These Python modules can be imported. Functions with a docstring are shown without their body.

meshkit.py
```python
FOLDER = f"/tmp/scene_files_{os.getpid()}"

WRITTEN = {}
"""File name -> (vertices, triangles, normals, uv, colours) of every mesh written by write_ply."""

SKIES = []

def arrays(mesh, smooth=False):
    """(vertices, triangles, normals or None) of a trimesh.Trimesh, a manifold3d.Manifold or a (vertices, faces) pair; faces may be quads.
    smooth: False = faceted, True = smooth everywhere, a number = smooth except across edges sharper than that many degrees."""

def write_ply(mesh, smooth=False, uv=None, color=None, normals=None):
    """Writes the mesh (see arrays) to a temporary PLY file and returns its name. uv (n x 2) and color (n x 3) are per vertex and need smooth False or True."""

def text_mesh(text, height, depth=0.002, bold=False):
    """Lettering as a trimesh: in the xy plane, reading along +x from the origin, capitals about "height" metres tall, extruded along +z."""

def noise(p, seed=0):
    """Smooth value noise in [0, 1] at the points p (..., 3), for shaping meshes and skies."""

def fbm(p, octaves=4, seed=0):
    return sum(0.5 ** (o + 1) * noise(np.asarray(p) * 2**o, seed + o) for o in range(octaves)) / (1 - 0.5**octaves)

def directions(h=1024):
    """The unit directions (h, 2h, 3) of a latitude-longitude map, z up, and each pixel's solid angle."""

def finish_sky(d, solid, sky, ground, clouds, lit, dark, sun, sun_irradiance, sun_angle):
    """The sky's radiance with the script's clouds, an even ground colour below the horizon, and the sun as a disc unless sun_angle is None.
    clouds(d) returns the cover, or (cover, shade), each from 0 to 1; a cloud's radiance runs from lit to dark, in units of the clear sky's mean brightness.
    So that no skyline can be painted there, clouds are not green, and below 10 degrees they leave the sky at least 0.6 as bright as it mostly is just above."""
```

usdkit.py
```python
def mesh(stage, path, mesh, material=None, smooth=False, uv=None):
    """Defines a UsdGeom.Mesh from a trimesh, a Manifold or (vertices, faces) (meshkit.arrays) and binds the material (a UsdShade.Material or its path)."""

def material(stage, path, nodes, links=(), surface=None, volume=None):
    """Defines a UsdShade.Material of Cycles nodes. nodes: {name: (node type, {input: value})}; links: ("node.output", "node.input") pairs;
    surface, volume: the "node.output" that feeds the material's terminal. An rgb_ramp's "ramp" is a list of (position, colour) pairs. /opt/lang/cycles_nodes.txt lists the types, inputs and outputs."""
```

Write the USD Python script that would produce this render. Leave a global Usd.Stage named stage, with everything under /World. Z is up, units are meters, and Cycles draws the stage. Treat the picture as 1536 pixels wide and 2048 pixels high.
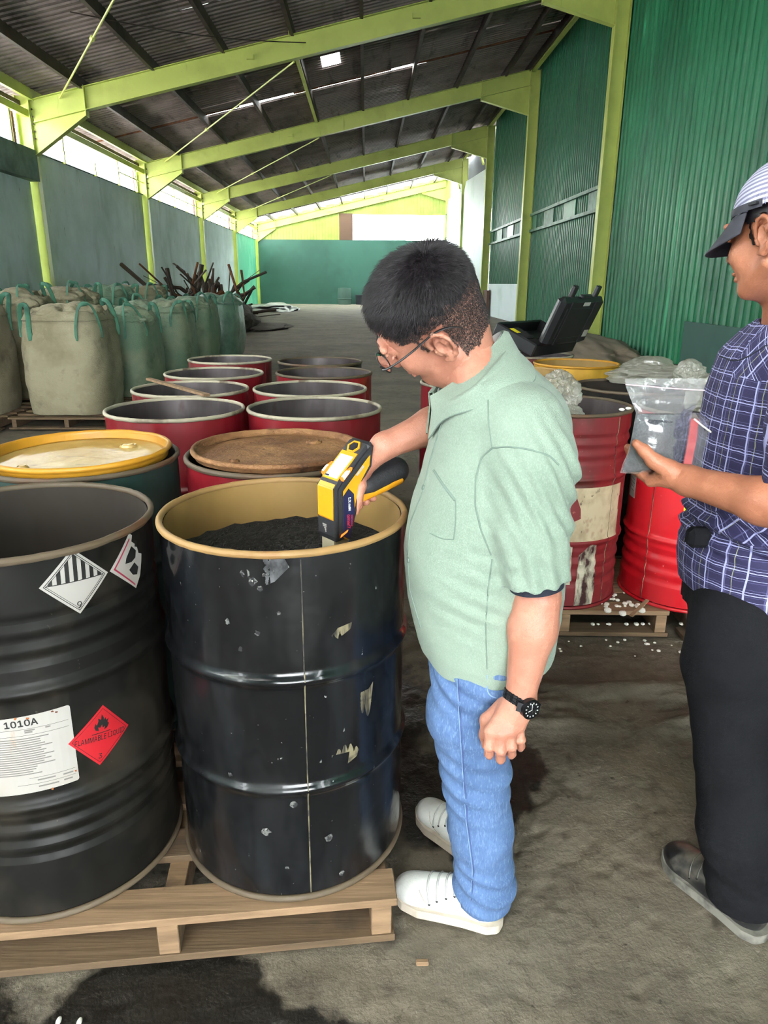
import math, random
import numpy as np, trimesh, usdkit, meshkit
from pxr import Gf, Sdf, Usd, UsdGeom, UsdLux, UsdShade, Vt
from shapely.geometry import Polygon

# ------------------------------------------------------------------ camera, daylight, exposure
stage = Usd.Stage.CreateInMemory()
UsdGeom.SetStageUpAxis(stage, 'Z'); UsdGeom.SetStageMetersPerUnit(stage, 1.0)
UsdGeom.Xform.Define(stage, '/World'); UsdGeom.Scope.Define(stage, '/World/Looks')
CAM_H, FPX, PITCH, YAW, ROLL = 1.5242, 1425.9, 0.3099, 0.0262, 0.0069
_cy, _sy, _cp, _sp = math.cos(YAW), math.sin(YAW), math.cos(PITCH), math.sin(PITCH)
CF = np.array([_sy*_cp, _cy*_cp, -_sp]); _R = np.array([_cy, -_sy, 0.0]); _U = np.cross(_R, CF)
CR = math.cos(ROLL)*_R + math.sin(ROLL)*_U; CU = -math.sin(ROLL)*_R + math.cos(ROLL)*_U
CP = np.array([0, 0, CAM_H])
cam = UsdGeom.Camera.Define(stage, '/World/camera')
cam.CreateHorizontalApertureAttr(36.0); cam.CreateVerticalApertureAttr(48.0); cam.CreateFocalLengthAttr(36.0*FPX/1536)
cam.CreateClippingRangeAttr(Gf.Vec2f(0.05, 2000)); cam.CreateFStopAttr(0.0)
cam.AddTransformOp().Set(Gf.Matrix4d(*CR, 0, *CU, 0, *(-CF), 0, *CP, 1))
cam.CreateExposureAttr(0.82)

dome = UsdLux.DomeLight.Define(stage, '/World/sky'); dome.CreateIntensityAttr(5.0); dome.CreateColorAttr(Gf.Vec3f(0.93, 0.98, 1.0))
sun = UsdLux.DistantLight.Define(stage, '/World/sun'); sun.CreateIntensityAttr(900); sun.CreateAngleAttr(0.6); sun.CreateColorAttr(Gf.Vec3f(1, .96, .88))
sun.AddRotateXYZOp().Set(Gf.Vec3f(-24, 34, 0))

def gate_light(name, x, y, z, w, h, inten, col, rz=0.0, rx=90.0):
    """daylight that enters by a gate opening in the wall behind the photographer"""
    l = UsdLux.RectLight.Define(stage, '/World/' + name)
    l.CreateWidthAttr(w); l.CreateHeightAttr(h); l.CreateIntensityAttr(inten); l.CreateColorAttr(Gf.Vec3f(*col))
    l.AddTranslateOp().Set(Gf.Vec3d(x, y, z)); l.AddRotateZOp().Set(rz); l.AddRotateXOp().Set(rx)
gate_light('daylight_roof_sheets', -2.9, -5.6, 6.72, 2.6, 3.2, 11.0, (1.0, .97, .93), rx=0.0)   # under the clear roof sheets behind the photographer
gate_light('daylight_wide_gate', 1.6, -9.8, 2.1, 5.0, 3.8, 3.0, (.95, .98, 1.0))

# ------------------------------------------------------------------ helpers
def at(px, py, Y):
    """the point seen at that pixel, at depth Y along the hall"""
    d = CF + (px-768)/FPX*CR + (1024-py)/FPX*CU
    return CP + Y/d[1]*d
def atz(px, py, z):
    d = CF + (px-768)/FPX*CR + (1024-py)/FPX*CU
    return CP + (z-CAM_H)/d[2]*d
def px_of(p):
    d = np.asarray(p, float)-CP; w = d@CF
    return np.stack([768+FPX*(d@CR)/w, 1024-FPX*(d@CU)/w], -1)

_names = {}
def numbered(parent, name):
    k = (parent, name); n = _names.get(k, 0); _names[k] = n+1
    return name if n == 0 else f'{name}_{n:03d}'
def ppath(parent):
    return '/World' if parent is None else str(parent.GetPath())
def props(prim, label=None, cat=None, group=None, kind=None):
    for k, v in (('label', label), ('category', cat), ('group', group), ('kind', kind)):
        if v: prim.SetCustomDataByKey(k, v)
    return prim
def thing(name, label, cat, loc=(0, 0, 0), rot=(0, 0, 0), group=None, kind=None, parent=None):
    x = UsdGeom.Xform.Define(stage, ppath(parent) + '/' + numbered(ppath(parent), name))
    if any(loc): x.AddTranslateOp().Set(Gf.Vec3d(*map(float, loc)))
    if any(rot): x.AddRotateXYZOp().Set(Gf.Vec3f(*map(float, rot)))
    return props(x.GetPrim(), label, cat, group, kind)
def obj(name, mesh, material, parent=None, smooth=False, uv=None, label=None, cat=None, group=None, kind=None):
    p = ppath(parent) + '/' + numbered(ppath(parent), name)
    m = usdkit.mesh(stage, p, mesh, MATS.get(material) if isinstance(material, str) else material, smooth=smooth, uv=uv)
    return props(m.GetPrim(), label, cat, group, kind)
def curves(name, strands, widths, material, parent):
    p = ppath(parent) + '/' + numbered(ppath(parent), name)
    c = UsdGeom.BasisCurves.Define(stage, p)
    c.CreateTypeAttr('linear'); c.CreateCurveVertexCountsAttr(Vt.IntArray.FromNumpy(np.array([len(s) for s in strands], np.int32)))
    c.CreatePointsAttr(Vt.Vec3fArray.FromNumpy(np.vstack(strands).astype(np.float32)))
    c.CreateWidthsAttr(Vt.FloatArray.FromNumpy(np.asarray(widths, np.float32))); c.SetWidthsInterpolation('vertex')
    UsdShade.MaterialBindingAPI.Apply(c.GetPrim()).Bind(MATS[material])
    return c.GetPrim()

cat_ = trimesh.util.concatenate
def box(x0, x1, y0, y1, z0, z1):
    m = trimesh.creation.box([x1-x0, y1-y0, z1-z0]); m.apply_translation([(x0+x1)/2, (y0+y1)/2, (z0+z1)/2]); return m
def cbox(w, d, h, r=.004):
    """box centred on the origin with chamfered edges"""
    v = []
    for sx in (-1, 1):
        for sy in (-1, 1):
            for sz in (-1, 1):
                for k in range(3):
                    q = np.array([sx*w/2, sy*d/2, sz*h/2]); rr = np.array([sx*r, sy*r, sz*r])
                    q = q-rr; q[k] += rr[k]; v.append(q)
    return trimesh.convex.convex_hull(np.array(v))
def bar(a, b, w, h=None, up=(0, 0, 1)):
    a, b = np.asarray(a, float), np.asarray(b, float); h = h or w
    t = b-a; L = np.linalg.norm(t); t = t/L; u = np.asarray(up, float)
    s = np.cross(t, u)
    if np.linalg.norm(s) < 1e-6: s = np.cross(t, [1, 0, 0])
    s /= np.linalg.norm(s); u = np.cross(s, t)
    m = trimesh.creation.box([w, h, L]); M = np.eye(4); M[:3, 0] = s; M[:3, 1] = u; M[:3, 2] = t; M[:3, 3] = (a+b)/2
    m.apply_transform(M); 
    return m
def sweep(pts, rad, sides=8, cap=True, flat=1.0, up=(0, 0, 1)):
    """tube along points; rad scalar or per point"""
    p = np.asarray(pts, float); n = len(p); r = np.broadcast_to(np.asarray(rad, float), (n,))
    t = np.gradient(p, axis=0); t /= np.linalg.norm(t, axis=1, keepdims=True)+1e-12
    u = np.asarray(up, float); a = np.cross(t, u); bad = np.linalg.norm(a, axis=1) < 1e-3
    a[bad] = np.cross(t[bad], [1, .1, 0]); a /= np.linalg.norm(a, axis=1, keepdims=True); b = np.cross(a, t)
    th = np.arange(sides)*2*np.pi/sides
    v = (p[:, None]+r[:, None, None]*(np.cos(th)[None, :, None]*a[:, None]+flat*np.sin(th)[None, :, None]*b[:, None])).reshape(-1, 3)
    f = []
    for i in range(n-1):
        for j in range(sides):
            k = (j+1) % sides
            f += [[i*sides+j, i*sides+k, (i+1)*sides+k], [i*sides+j, (i+1)*sides+k, (i+1)*sides+j]]
    if cap:
        v = np.vstack([v, p[0], p[-1]]); c0, c1 = len(v)-2, len(v)-1
        for j in range(sides):
            k = (j+1) % sides; f += [[c0, k, j], [c1, (n-1)*sides+j, (n-1)*sides+k]]
    return trimesh.Trimesh(v, f, process=False)
def lathe(profile, seg=96):
    """profile [(r, z)] turned round z, closed ends where r = 0"""
    pr = np.asarray(profile, float); th = np.arange(seg)*2*np.pi/seg; n = len(pr)
    v = np.stack([pr[:, None, 0]*np.cos(th), pr[:, None, 0]*np.sin(th), np.repeat(pr[:, 1:2], seg, 1)], -1).reshape(-1, 3)
    i, j = np.meshgrid(np.arange(n-1), np.arange(seg), indexing='ij'); k = (j+1) % seg
    q = np.stack([i*seg+j, i*seg+k, (i+1)*seg+k, (i+1)*seg+j], -1).reshape(-1, 4)
    return trimesh.Trimesh(v, np.vstack([q[:, [0, 1, 2]], q[:, [0, 2, 3]]]), process=False)
def grid_sheet(P):
    """(n, m, 3) points to a triangle mesh"""
    n, m = P.shape[:2]; i, j = np.meshgrid(np.arange(n-1), np.arange(m-1), indexing='ij')
    q = np.stack([i*m+j, i*m+j+1, (i+1)*m+j+1, (i+1)*m+j], -1).reshape(-1, 4)
    return trimesh.Trimesh(P.reshape(-1, 3), np.vstack([q[:, [0, 1, 2]], q[:, [0, 2, 3]]]), process=False)
def thick_sheet(P, t):
    """a surface grid given the thickness t (closed)"""
    n, m = P.shape[:2]
    du, dv = np.gradient(P, axis=0), np.gradient(P, axis=1); N = np.cross(du, dv); N /= np.linalg.norm(N, axis=2, keepdims=True)+1e-12
    A, B = grid_sheet(P+N*t/2), grid_sheet(P-N*t/2); B.faces = B.faces[:, ::-1]
    idx = np.arange(n*m).reshape(n, m); ring = np.concatenate([idx[0], idx[1:, -1], idx[-1, -2::-1], idx[-2:0:-1, 0]])
    nx = np.roll(ring, -1); o = n*m
    side = np.vstack([np.stack([ring, ring+o, nx], 1), np.stack([nx, ring+o, nx+o], 1)])
    return trimesh.Trimesh(np.vstack([A.vertices, B.vertices]), np.vstack([A.faces, B.faces+o, side]), process=False)

def lin(r, g, b):
    f = lambda x: (x/255/12.92) if x/255 <= .04045 else ((x/255+.055)/1.055)**2.4
    return (f(r), f(g), f(b))

MATS = {}
def mat(name, base, rough=.6, metal=0.0, layers=(), bump=None, space='world', emit=None, spec=.5, coat=0.0, sheen=0.0, sss=0.0, bump2=None, rough_layers=(), extra=None):
    """principled material; layers: (colour, noise scale (number or xyz), low, high[, detail[, strength]]); bump: (scale, distance[, detail])"""
    n = {'p': ('principled_bsdf', {'roughness': rough, 'metallic': metal, 'specular_ior_level': spec, 'coat_weight': coat, 'sheen_weight': sheen}), }
    l = []
    if space == 'world': n['pos'] = ('geometry', {}); src = 'pos.position'
    else: n['pos'] = ('texture_coordinate', {}); src = 'pos.object'
    def noise(key, sc, det=4, dist=0.0, seed=0):
        m = 'm_'+key
        v = (sc, sc, sc) if np.ndim(sc) == 0 else sc
        n[m] = ('mapping', {'scale': v, 'location': (seed*3.71, seed*1.93, seed*5.17)}); l.append((src, m+'.vector'))
        n[key] = ('noise_texture', {'scale': 1.0, 'detail': float(min(det, 4)), 'roughness': .6, 'distortion': dist}); l.append((m+'.vector', key+'.vector'))
        return key+'.fac'
    cur = None
    for i, L in enumerate(layers):
        col, sc, lo, hi = L[:4]; det = L[4] if len(L) > 4 else 4; st = L[5] if len(L) > 5 else 1.0
        f = noise(f'n{i}', sc, det, seed=i+1)
        n[f'r{i}'] = ('map_range', {'from_min': lo, 'from_max': hi, 'to_min': 0.0, 'to_max': st, 'clamp': True}); l.append((f, f'r{i}.value'))
        n[f'x{i}'] = ('mix_color', {'a': base, 'b': col}); l.append((f'r{i}.result', f'x{i}.fac'))
        if cur: l.append((cur, f'x{i}.a'))
        cur = f'x{i}.result'
    if extra: cur = extra(n, l, src, cur, base)
    if cur: l.append((cur, 'p.base_color'))
    else: n['p'][1]['base_color'] = base
    if sss:
        n['p'][1].update({'subsurface_weight': sss, 'subsurface_radius': (1.0, .35, .2), 'subsurface_scale': .006})
    if rough_layers:
        r, sc, lo, hi = rough_layers
        f = noise('nr', sc, 3, seed=7); n['rr'] = ('map_range', {'from_min': lo, 'from_max': hi, 'to_min': rough, 'to_max': r, 'clamp': True}); l += [(f, 'rr.value'), ('rr.result', 'p.roughness')]
    if bump:
        f = noise('nb', bump[0], bump[2] if len(bump) > 2 else 3, seed=9)
        n['b'] = ('bump', {'distance': bump[1], 'strength': 1.0}); l.append((f, 'b.height'))
        last = 'b.normal'
        if bump2:
            f = noise('nc', bump2[0], bump2[2] if len(bump2) > 2 else 3, seed=11)
            n['b2'] = ('bump', {'distance': bump2[1], 'strength': 1.0}); l += [(f, 'b2.height'), ('b.normal', 'b2.normal')]; last = 'b2.normal'
        l.append((last, 'p.normal'))
    if emit: n['p'][1].update({'emission_color': emit[0], 'emission_strength': emit[1]})
    MATS[name] = usdkit.material(stage, '/World/Looks/'+name, n, l, surface='p.BSDF')
    return MATS[name]

# ------------------------------------------------------------------ signed-distance modelling (bodies and cloth)
class Blob:
    """a field of smoothly joined volumes on a grid, turned into one surface"""
    def __init__(s, lo, hi, h):
        s.lo, s.h = np.asarray(lo, float), h
        s.n = np.ceil((np.asarray(hi)-s.lo)/h).astype(int)+1
        s.F = np.full(s.n, .2, np.float32)
        s.ax = [(s.lo[k]+np.arange(s.n[k])*h).astype(np.float32) for k in range(3)]
    def _sub(s, lo, hi):
        a = np.clip(np.floor((np.asarray(lo)-s.lo)/s.h).astype(int), 0, s.n); b = np.clip(np.ceil((np.asarray(hi)-s.lo)/s.h).astype(int)+1, 0, s.n)
        sl = tuple(slice(a[k], b[k]) for k in range(3))
        return sl, s.ax[0][sl[0]][:, None, None], s.ax[1][sl[1]][None, :, None], s.ax[2][sl[2]][None, None, :]
    def put(s, fn, lo, hi, k=.01, op='add', pad=None):
        pad = k+3*s.h if pad is None else pad
        sl, x, y, z = s._sub(np.asarray(lo)-pad, np.asarray(hi)+pad)
        if min(q.stop-q.start for q in sl) <= 0: return s
        d = fn(x, y, z).astype(np.float32); F = s.F[sl]
        if op == 'add':
            h = np.clip(.5+.5*(d-F)/k, 0, 1) if k > 0 else (d > F); s.F[sl] = d*(1-h)+F*h-(k*h*(1-h) if k > 0 else 0)
        else:
            d = -d; h = np.clip(.5-.5*(d-F)/k, 0, 1); s.F[sl] = d*(1-h)+F*h+k*h*(1-h)
        return s
    def cone(s, a, b, r1, r2, k=.01, op='add', sq=None):
        """round cone from a to b; sq = (direction, factor) flattens the section along a direction"""
        a, b = np.asarray(a, float), np.asarray(b, float); ba = b-a; bb = max(ba@ba, 1e-12); R = max(r1, r2)
        if sq is not None: D, fac = np.asarray(sq[0], float), sq[1]; D = D/np.linalg.norm(D)
        def fn(x, y, z):
            X, Y, Z = x-a[0], y-a[1], z-a[2]
            t = np.clip((X*ba[0]+Y*ba[1]+Z*ba[2])/bb, 0, 1)
            X, Y, Z = X-t*ba[0], Y-t*ba[1], Z-t*ba[2]
            q = X*X+Y*Y+Z*Z
            if sq is not None:
                w = X*D[0]+Y*D[1]+Z*D[2]; q = q+w*w*(1/fac**2-1)
            return np.sqrt(q)-(r1+(r2-r1)*t)
        return s.put(fn, np.minimum(a, b)-R*1.05, np.maximum(a, b)+R*1.05, k, op)
    def chain(s, pts, rads, k=.01, op='add', sq=None):
        for i in range(len(pts)-1): s.cone(pts[i], pts[i+1], rads[i], rads[i+1], k, op, sq)
        return s
    def ell(s, c, r, M=None, k=.01, op='add'):
        """ellipsoid; M rows are its axes"""
        c, r = np.asarray(c, float), np.asarray(r, float); M = np.eye(3) if M is None else np.asarray(M, float); R = r.max()
        ext = np.sqrt(((M*r[:, None])**2).sum(0))
        def fn(x, y, z):
            X, Y, Z = x-c[0], y-c[1], z-c[2]
            u = [(X*M[i, 0]+Y*M[i, 1]+Z*M[i, 2])/r[i] for i in range(3)]
            k0 = np.sqrt(u[0]**2+u[1]**2+u[2]**2)+1e-9; k1 = np.sqrt((u[0]/r[0])**2+(u[1]/r[1])**2+(u[2]/r[2])**2)+1e-9
            return k0*(k0-1)/k1
        return s.put(fn, c-ext, c+ext, k, op)
    def stack(s, rows, k=.01, op='add', pw=2.3, fdir=(1, 0)):
        """body of level sections: rows (z, cx, cy, half depth along fdir, half width across)"""
        rw = np.array(sorted(rows), float); f = np.asarray(fdir, float)/np.hypot(*fdir); g = np.array([-f[1], f[0]])
        from scipy.interpolate import PchipInterpolator as PI
        I = PI(rw[:, 0], rw[:, 1:], axis=0); z0, z1 = rw[0, 0], rw[-1, 0]; R = rw[:, 3:].max()
        def fn(x, y, z):
            zz = np.clip(z, z0, z1).ravel(); c = I(zz).astype(np.float32)
            X, Y = x-c[None, None, :, 0], y-c[None, None, :, 1]
            u, v = (X*f[0]+Y*f[1])/c[None, None, :, 2], (X*g[0]+Y*g[1])/c[None, None, :, 3]
            d = ((np.abs(u)**pw+np.abs(v)**pw)**(1/pw)-1)*np.minimum(c[None, None, :, 2], c[None, None, :, 3])
            return np.maximum(d, np.abs(z-(z0+z1)/2)-(z1-z0)/2)
        return s.put(fn, [rw[:, 1].min()-R, rw[:, 2].min()-R, z0], [rw[:, 1].max()+R, rw[:, 2].max()+R, z1], k, op)
    def half(s, p, nrm, k=.004):
        """cut away the side that nrm points to"""
        p, nr = np.asarray(p, float), np.asarray(nrm, float); nr = nr/np.linalg.norm(nr)
        fn = lambda x, y, z: -((x-p[0])*nr[0]+(y-p[1])*nr[1]+(z-p[2])*nr[2])
        return s.put(fn, s.lo, s.lo+s.n*s.h, k, 'cut')
    def mesh(s):
        """marching tetrahedra: a closed manifold surface"""
        F, n = s.F, s.n
        F[0], F[-1], F[:, 0], F[:, -1], F[:, :, 0], F[:, :, -1] = .2, .2, .2, .2, .2, .2
        ins = F < 0; c = np.zeros(n-1, np.int8)
        for a, b, d in np.ndindex(2, 2, 2): c += ins[a:n[0]-1+a, b:n[1]-1+b, d:n[2]-1+d]
        act = np.argwhere((c > 0) & (c < 8)); st = np.array([n[1]*n[2], n[2], 1], np.int64); base = act@st; Ff = F.ravel()
        off = lambda q: int(np.array(q)@st); E_ = []; ori = []
        for pm in ((0, 1, 2), (0, 2, 1), (1, 0, 2), (1, 2, 0), (2, 0, 1), (2, 1, 0)):
            q = np.zeros((4, 3), int)
            for k in range(3): q[k+1] = q[k]; q[k+1, pm[k]] = 1
            T = base[:, None]+np.array([off(w) for w in q]); I = Ff[T] < 0; k = I.sum(1)
            for cnt, flip in ((1, False), (3, True)):
                m = k == cnt; t, i = T[m], I[m]
                o = np.argsort(i if flip else ~i, axis=1, kind='stable'); t = np.take_along_axis(t, o, 1)   # the odd one first
                E_.append(np.stack([t[:, [0, 1]], t[:, [0, 2]], t[:, [0, 3]]], 1)); ori.append(np.stack([t[:, 0], t[:, 1]] if not flip else [t[:, 1], t[:, 0]], 1))
            m = k == 2; t, i = T[m], I[m]; o = np.argsort(~i, axis=1, kind='stable'); t = np.take_along_axis(t, o, 1)
            e = [t[:, [0, 2]], t[:, [0, 3]], t[:, [1, 3]], t[:, [1, 2]]]
            for tri in ((0, 1, 2), (0, 2, 3)): E_.append(np.stack([e[w] for w in tri], 1)); ori.append(t[:, [0, 2]])
        E_ = np.vstack(E_); ori = np.vstack(ori); lo_, hi_ = E_.min(2), E_.max(2)
        key = lo_*(int(n[0])*int(n[1])*int(n[2]))+hi_; uq, first, inv = np.unique(key.ravel(), return_index=True, return_inverse=True)
        a, b = lo_.ravel()[first], hi_.ravel()[first]; fa, fb = Ff[a].astype(float), Ff[b].astype(float); t = np.clip(fa/(fa-fb+1e-30), .04, .96)
        pos = lambda i: np.stack([i//st[0], (i % st[0])//st[1], i % st[1]], -1)
        V = pos(a)+(pos(b)-pos(a))*t[:, None]; f = inv.reshape(-1, 3)
        nr = np.cross(V[f[:, 1]]-V[f[:, 0]], V[f[:, 2]]-V[f[:, 0]]); bad = (nr*(pos(ori[:, 1])-pos(ori[:, 0]))).sum(1) < 0
        f[bad] = f[bad][:, ::-1]
        return trimesh.Trimesh(V*s.h+s.lo, f, process=False)
def thin(m, tol=.0003):
    import manifold3d
    try:
        q = manifold3d.Manifold(manifold3d.Mesh(np.asarray(m.vertices, np.float32), np.asarray(m.faces, np.uint32)))
        if q.num_tri() == 0: return m
        o = q.simplify(tol).to_mesh(); return trimesh.Trimesh(o.vert_properties[:, :3], o.tri_verts, process=False)
    except Exception: return m
def vnormals(m):
    return meshkit.arrays(m, True)[2]
def displace(m, fn):
    """move the vertices along their normals by fn(points, normals)"""
    v = np.array(m.vertices); N = vnormals(m)
    return trimesh.Trimesh(v+N*np.asarray(fn(v, N))[:, None], m.faces, process=False)
def relax(m, it=4):
    """Taubin smoothing, then thinned out"""
    from scipy.sparse import coo_matrix
    v = np.array(m.vertices); e = np.vstack([m.faces[:, [0, 1]], m.faces[:, [1, 2]], m.faces[:, [2, 0]]]); e = np.vstack([e, e[:, ::-1]])
    A = coo_matrix((np.ones(len(e)), (e[:, 0], e[:, 1])), shape=(len(v), len(v))).tocsr(); A.data[:] = 1; dg = np.maximum(np.asarray(A.sum(1)).ravel(), 1)
    for i in range(2*(it+2)): v = v+(.5 if i % 2 == 0 else -.52)*(A@v/dg[:, None]-v)
    return trimesh.Trimesh(v, m.faces, process=False)
# ------------------------------------------------------------------ the hall
XL, ZL, Y0, FS, XR, ZR, XG, XW, ZW, YF, YB = -8.118, 5.68, 19.62, 9.452, 5.933, 8.87, 6.283, -8.37, 4.6, 57.45, -10.0
SL = (ZR-ZL)/(XR-XL)
zr = lambda x: ZL+SL*(x-XL)
R_ = random.Random(4)
LIME = lin(188, 199, 102)
mat('lime_paint', LIME, .45, layers=[(lin(174, 184, 92), 1.3, .45, .7), (lin(120, 125, 60), (6, 6, 1.0), .66, .8, 5, .6), (lin(88, 66, 42), 14, .72, .78, 4, .7)], bump=(18, .002))
mat('roof_steel', lin(134, 120, 117), .6, layers=[(lin(94, 82, 78), .8, .42, .7), (lin(60, 50, 46), (3, .5, 3), .56, .74, 5), (lin(92, 60, 40), 2.4, .66, .75, 5, .6)], bump=(20, .002))
mat('purlin_steel', lin(74, 62, 55), .7, layers=[(lin(45, 38, 34), 2, .4, .65), (lin(98, 60, 40), 5, .6, .7, 4, .6)])
mat('rust_steel', lin(118, 70, 38), .85, layers=[(lin(70, 38, 24), 6, .4, .65)])
mat('green_sheet', lin(30, 122, 82), .38, layers=[(lin(24, 100, 68), (.9, .9, .35), .42, .65), (lin(60, 140, 104), (4, 4, .25), .55, .75, 4, .6), (lin(150, 170, 150), (14, 14, 1.2), .74, .8, 5, .5)], bump=(9, .004))
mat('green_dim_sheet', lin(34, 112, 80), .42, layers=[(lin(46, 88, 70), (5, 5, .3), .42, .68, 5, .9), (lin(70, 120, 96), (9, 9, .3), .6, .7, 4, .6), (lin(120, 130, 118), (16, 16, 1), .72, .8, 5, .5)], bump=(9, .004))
mat('girt_paint', lin(92, 128, 108), .5, layers=[(lin(60, 88, 74), 3, .45, .65)])
mat('old_concrete_wall', lin(206, 222, 226), .85, layers=[(lin(170, 192, 188), .5, .35, .7), (lin(126, 150, 140), (1.2, 1.2, .4), .55, .8, 5, .7), (lin(60, 72, 66), (5, 5, 1.6), .68, .78, 5, .7), (lin(186, 200, 202), (1.6, 1.6, .3), .62, .8, 4, .6)], bump=(6, .01, 5))
mat('wall_coping', lin(104, 130, 120), .85, layers=[(lin(60, 80, 74), 1.5, .4, .7)])
mat('green_wall_paint', lin(46, 88, 78), .6, layers=[(lin(38, 76, 68), .5, .4, .7), (lin(54, 98, 88), .22, .45, .6)], bump=(3, .003))
mat('mint_wall_paint', lin(70, 160, 128), .7, layers=[(lin(110, 180, 150), .6, .45, .7)])
mat('lime_sheet', lin(158, 172, 84), .5, layers=[(lin(132, 146, 68), 1.0, .4, .7)])
mat('white_wall_paint', lin(226, 238, 240), .6, layers=[(lin(190, 214, 208), .4, .5, .75), (lin(120, 150, 140), (4, 4, .6), .68, .8, 4, .5)])
mat('brown_post', lin(96, 70, 58), .8)
mat('pale_yard', lin(232, 226, 218), .9)
mat('dark_fill', lin(40, 44, 50), .9)

def floor_height(x, y):
    P = np.stack([x, y, 0*x], -1)
    near = np.clip((9-y)/4, .0, 1)
    z = .020*(meshkit.fbm(P*1.7, 3, 3)-.5)+.012*(meshkit.fbm(P*7, 3, 8)-.5)
    rough = np.clip((meshkit.fbm(P*.9+5, 3, 21)-.42)*5, 0, 1)
    z += near*.007*rough*(meshkit.fbm(P*22, 3, 5)-.5)
    # churned dirt lip between the pallets and the slab: worn edge near y 2.18, tyre ruts beyond
    edge = 2.17+.03*(meshkit.noise(P*3.0, 4)-.5)
    lip = 1/(1+np.exp(-(y-edge)/.012))
    ruts = .026*np.clip((meshkit.fbm(P*np.array([3.0, 9.0, 1])+1, 4, 31)-.45)*3, 0, 1)
    win = np.exp(-((x-1.15)/.35)**2)
    z += near*lip*np.exp(-np.clip(y-2.17, 0, 9)/.8)*(.014+ruts*(.45+1.6*win))
    pit = np.clip((meshkit.noise(P*26, 11)-.77)*6, 0, 1)+np.clip((meshkit.noise(P*48, 12)-.84)*6, 0, 1)*.6
    z -= near*.007*pit; z += near*.006*np.clip((meshkit.noise(P*58, 17)-.82)*6, 0, 1)
    return z
xs = np.unique(np.round(np.concatenate([np.linspace(-13, -1.4, 24), np.arange(-1.4, 2.4, .0125), np.linspace(2.4, 9, 16)]), 4))
ys = np.unique(np.round(np.concatenate([np.linspace(-10.5, .9, 12), np.arange(.9, 3.6, .0125), np.arange(3.6, 6, .06), np.arange(6, 24, .4), np.linspace(24, 60, 20)]), 4))
gx, gy = np.meshgrid(xs, ys, indexing='ij')
FZ = floor_height(gx, gy); FZ -= .004
from scipy.interpolate import RegularGridInterpolator
_fz = RegularGridInterpolator((xs, ys), FZ)
floor_z = lambda x, y: float(_fz([[x, y]])[0])
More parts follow.
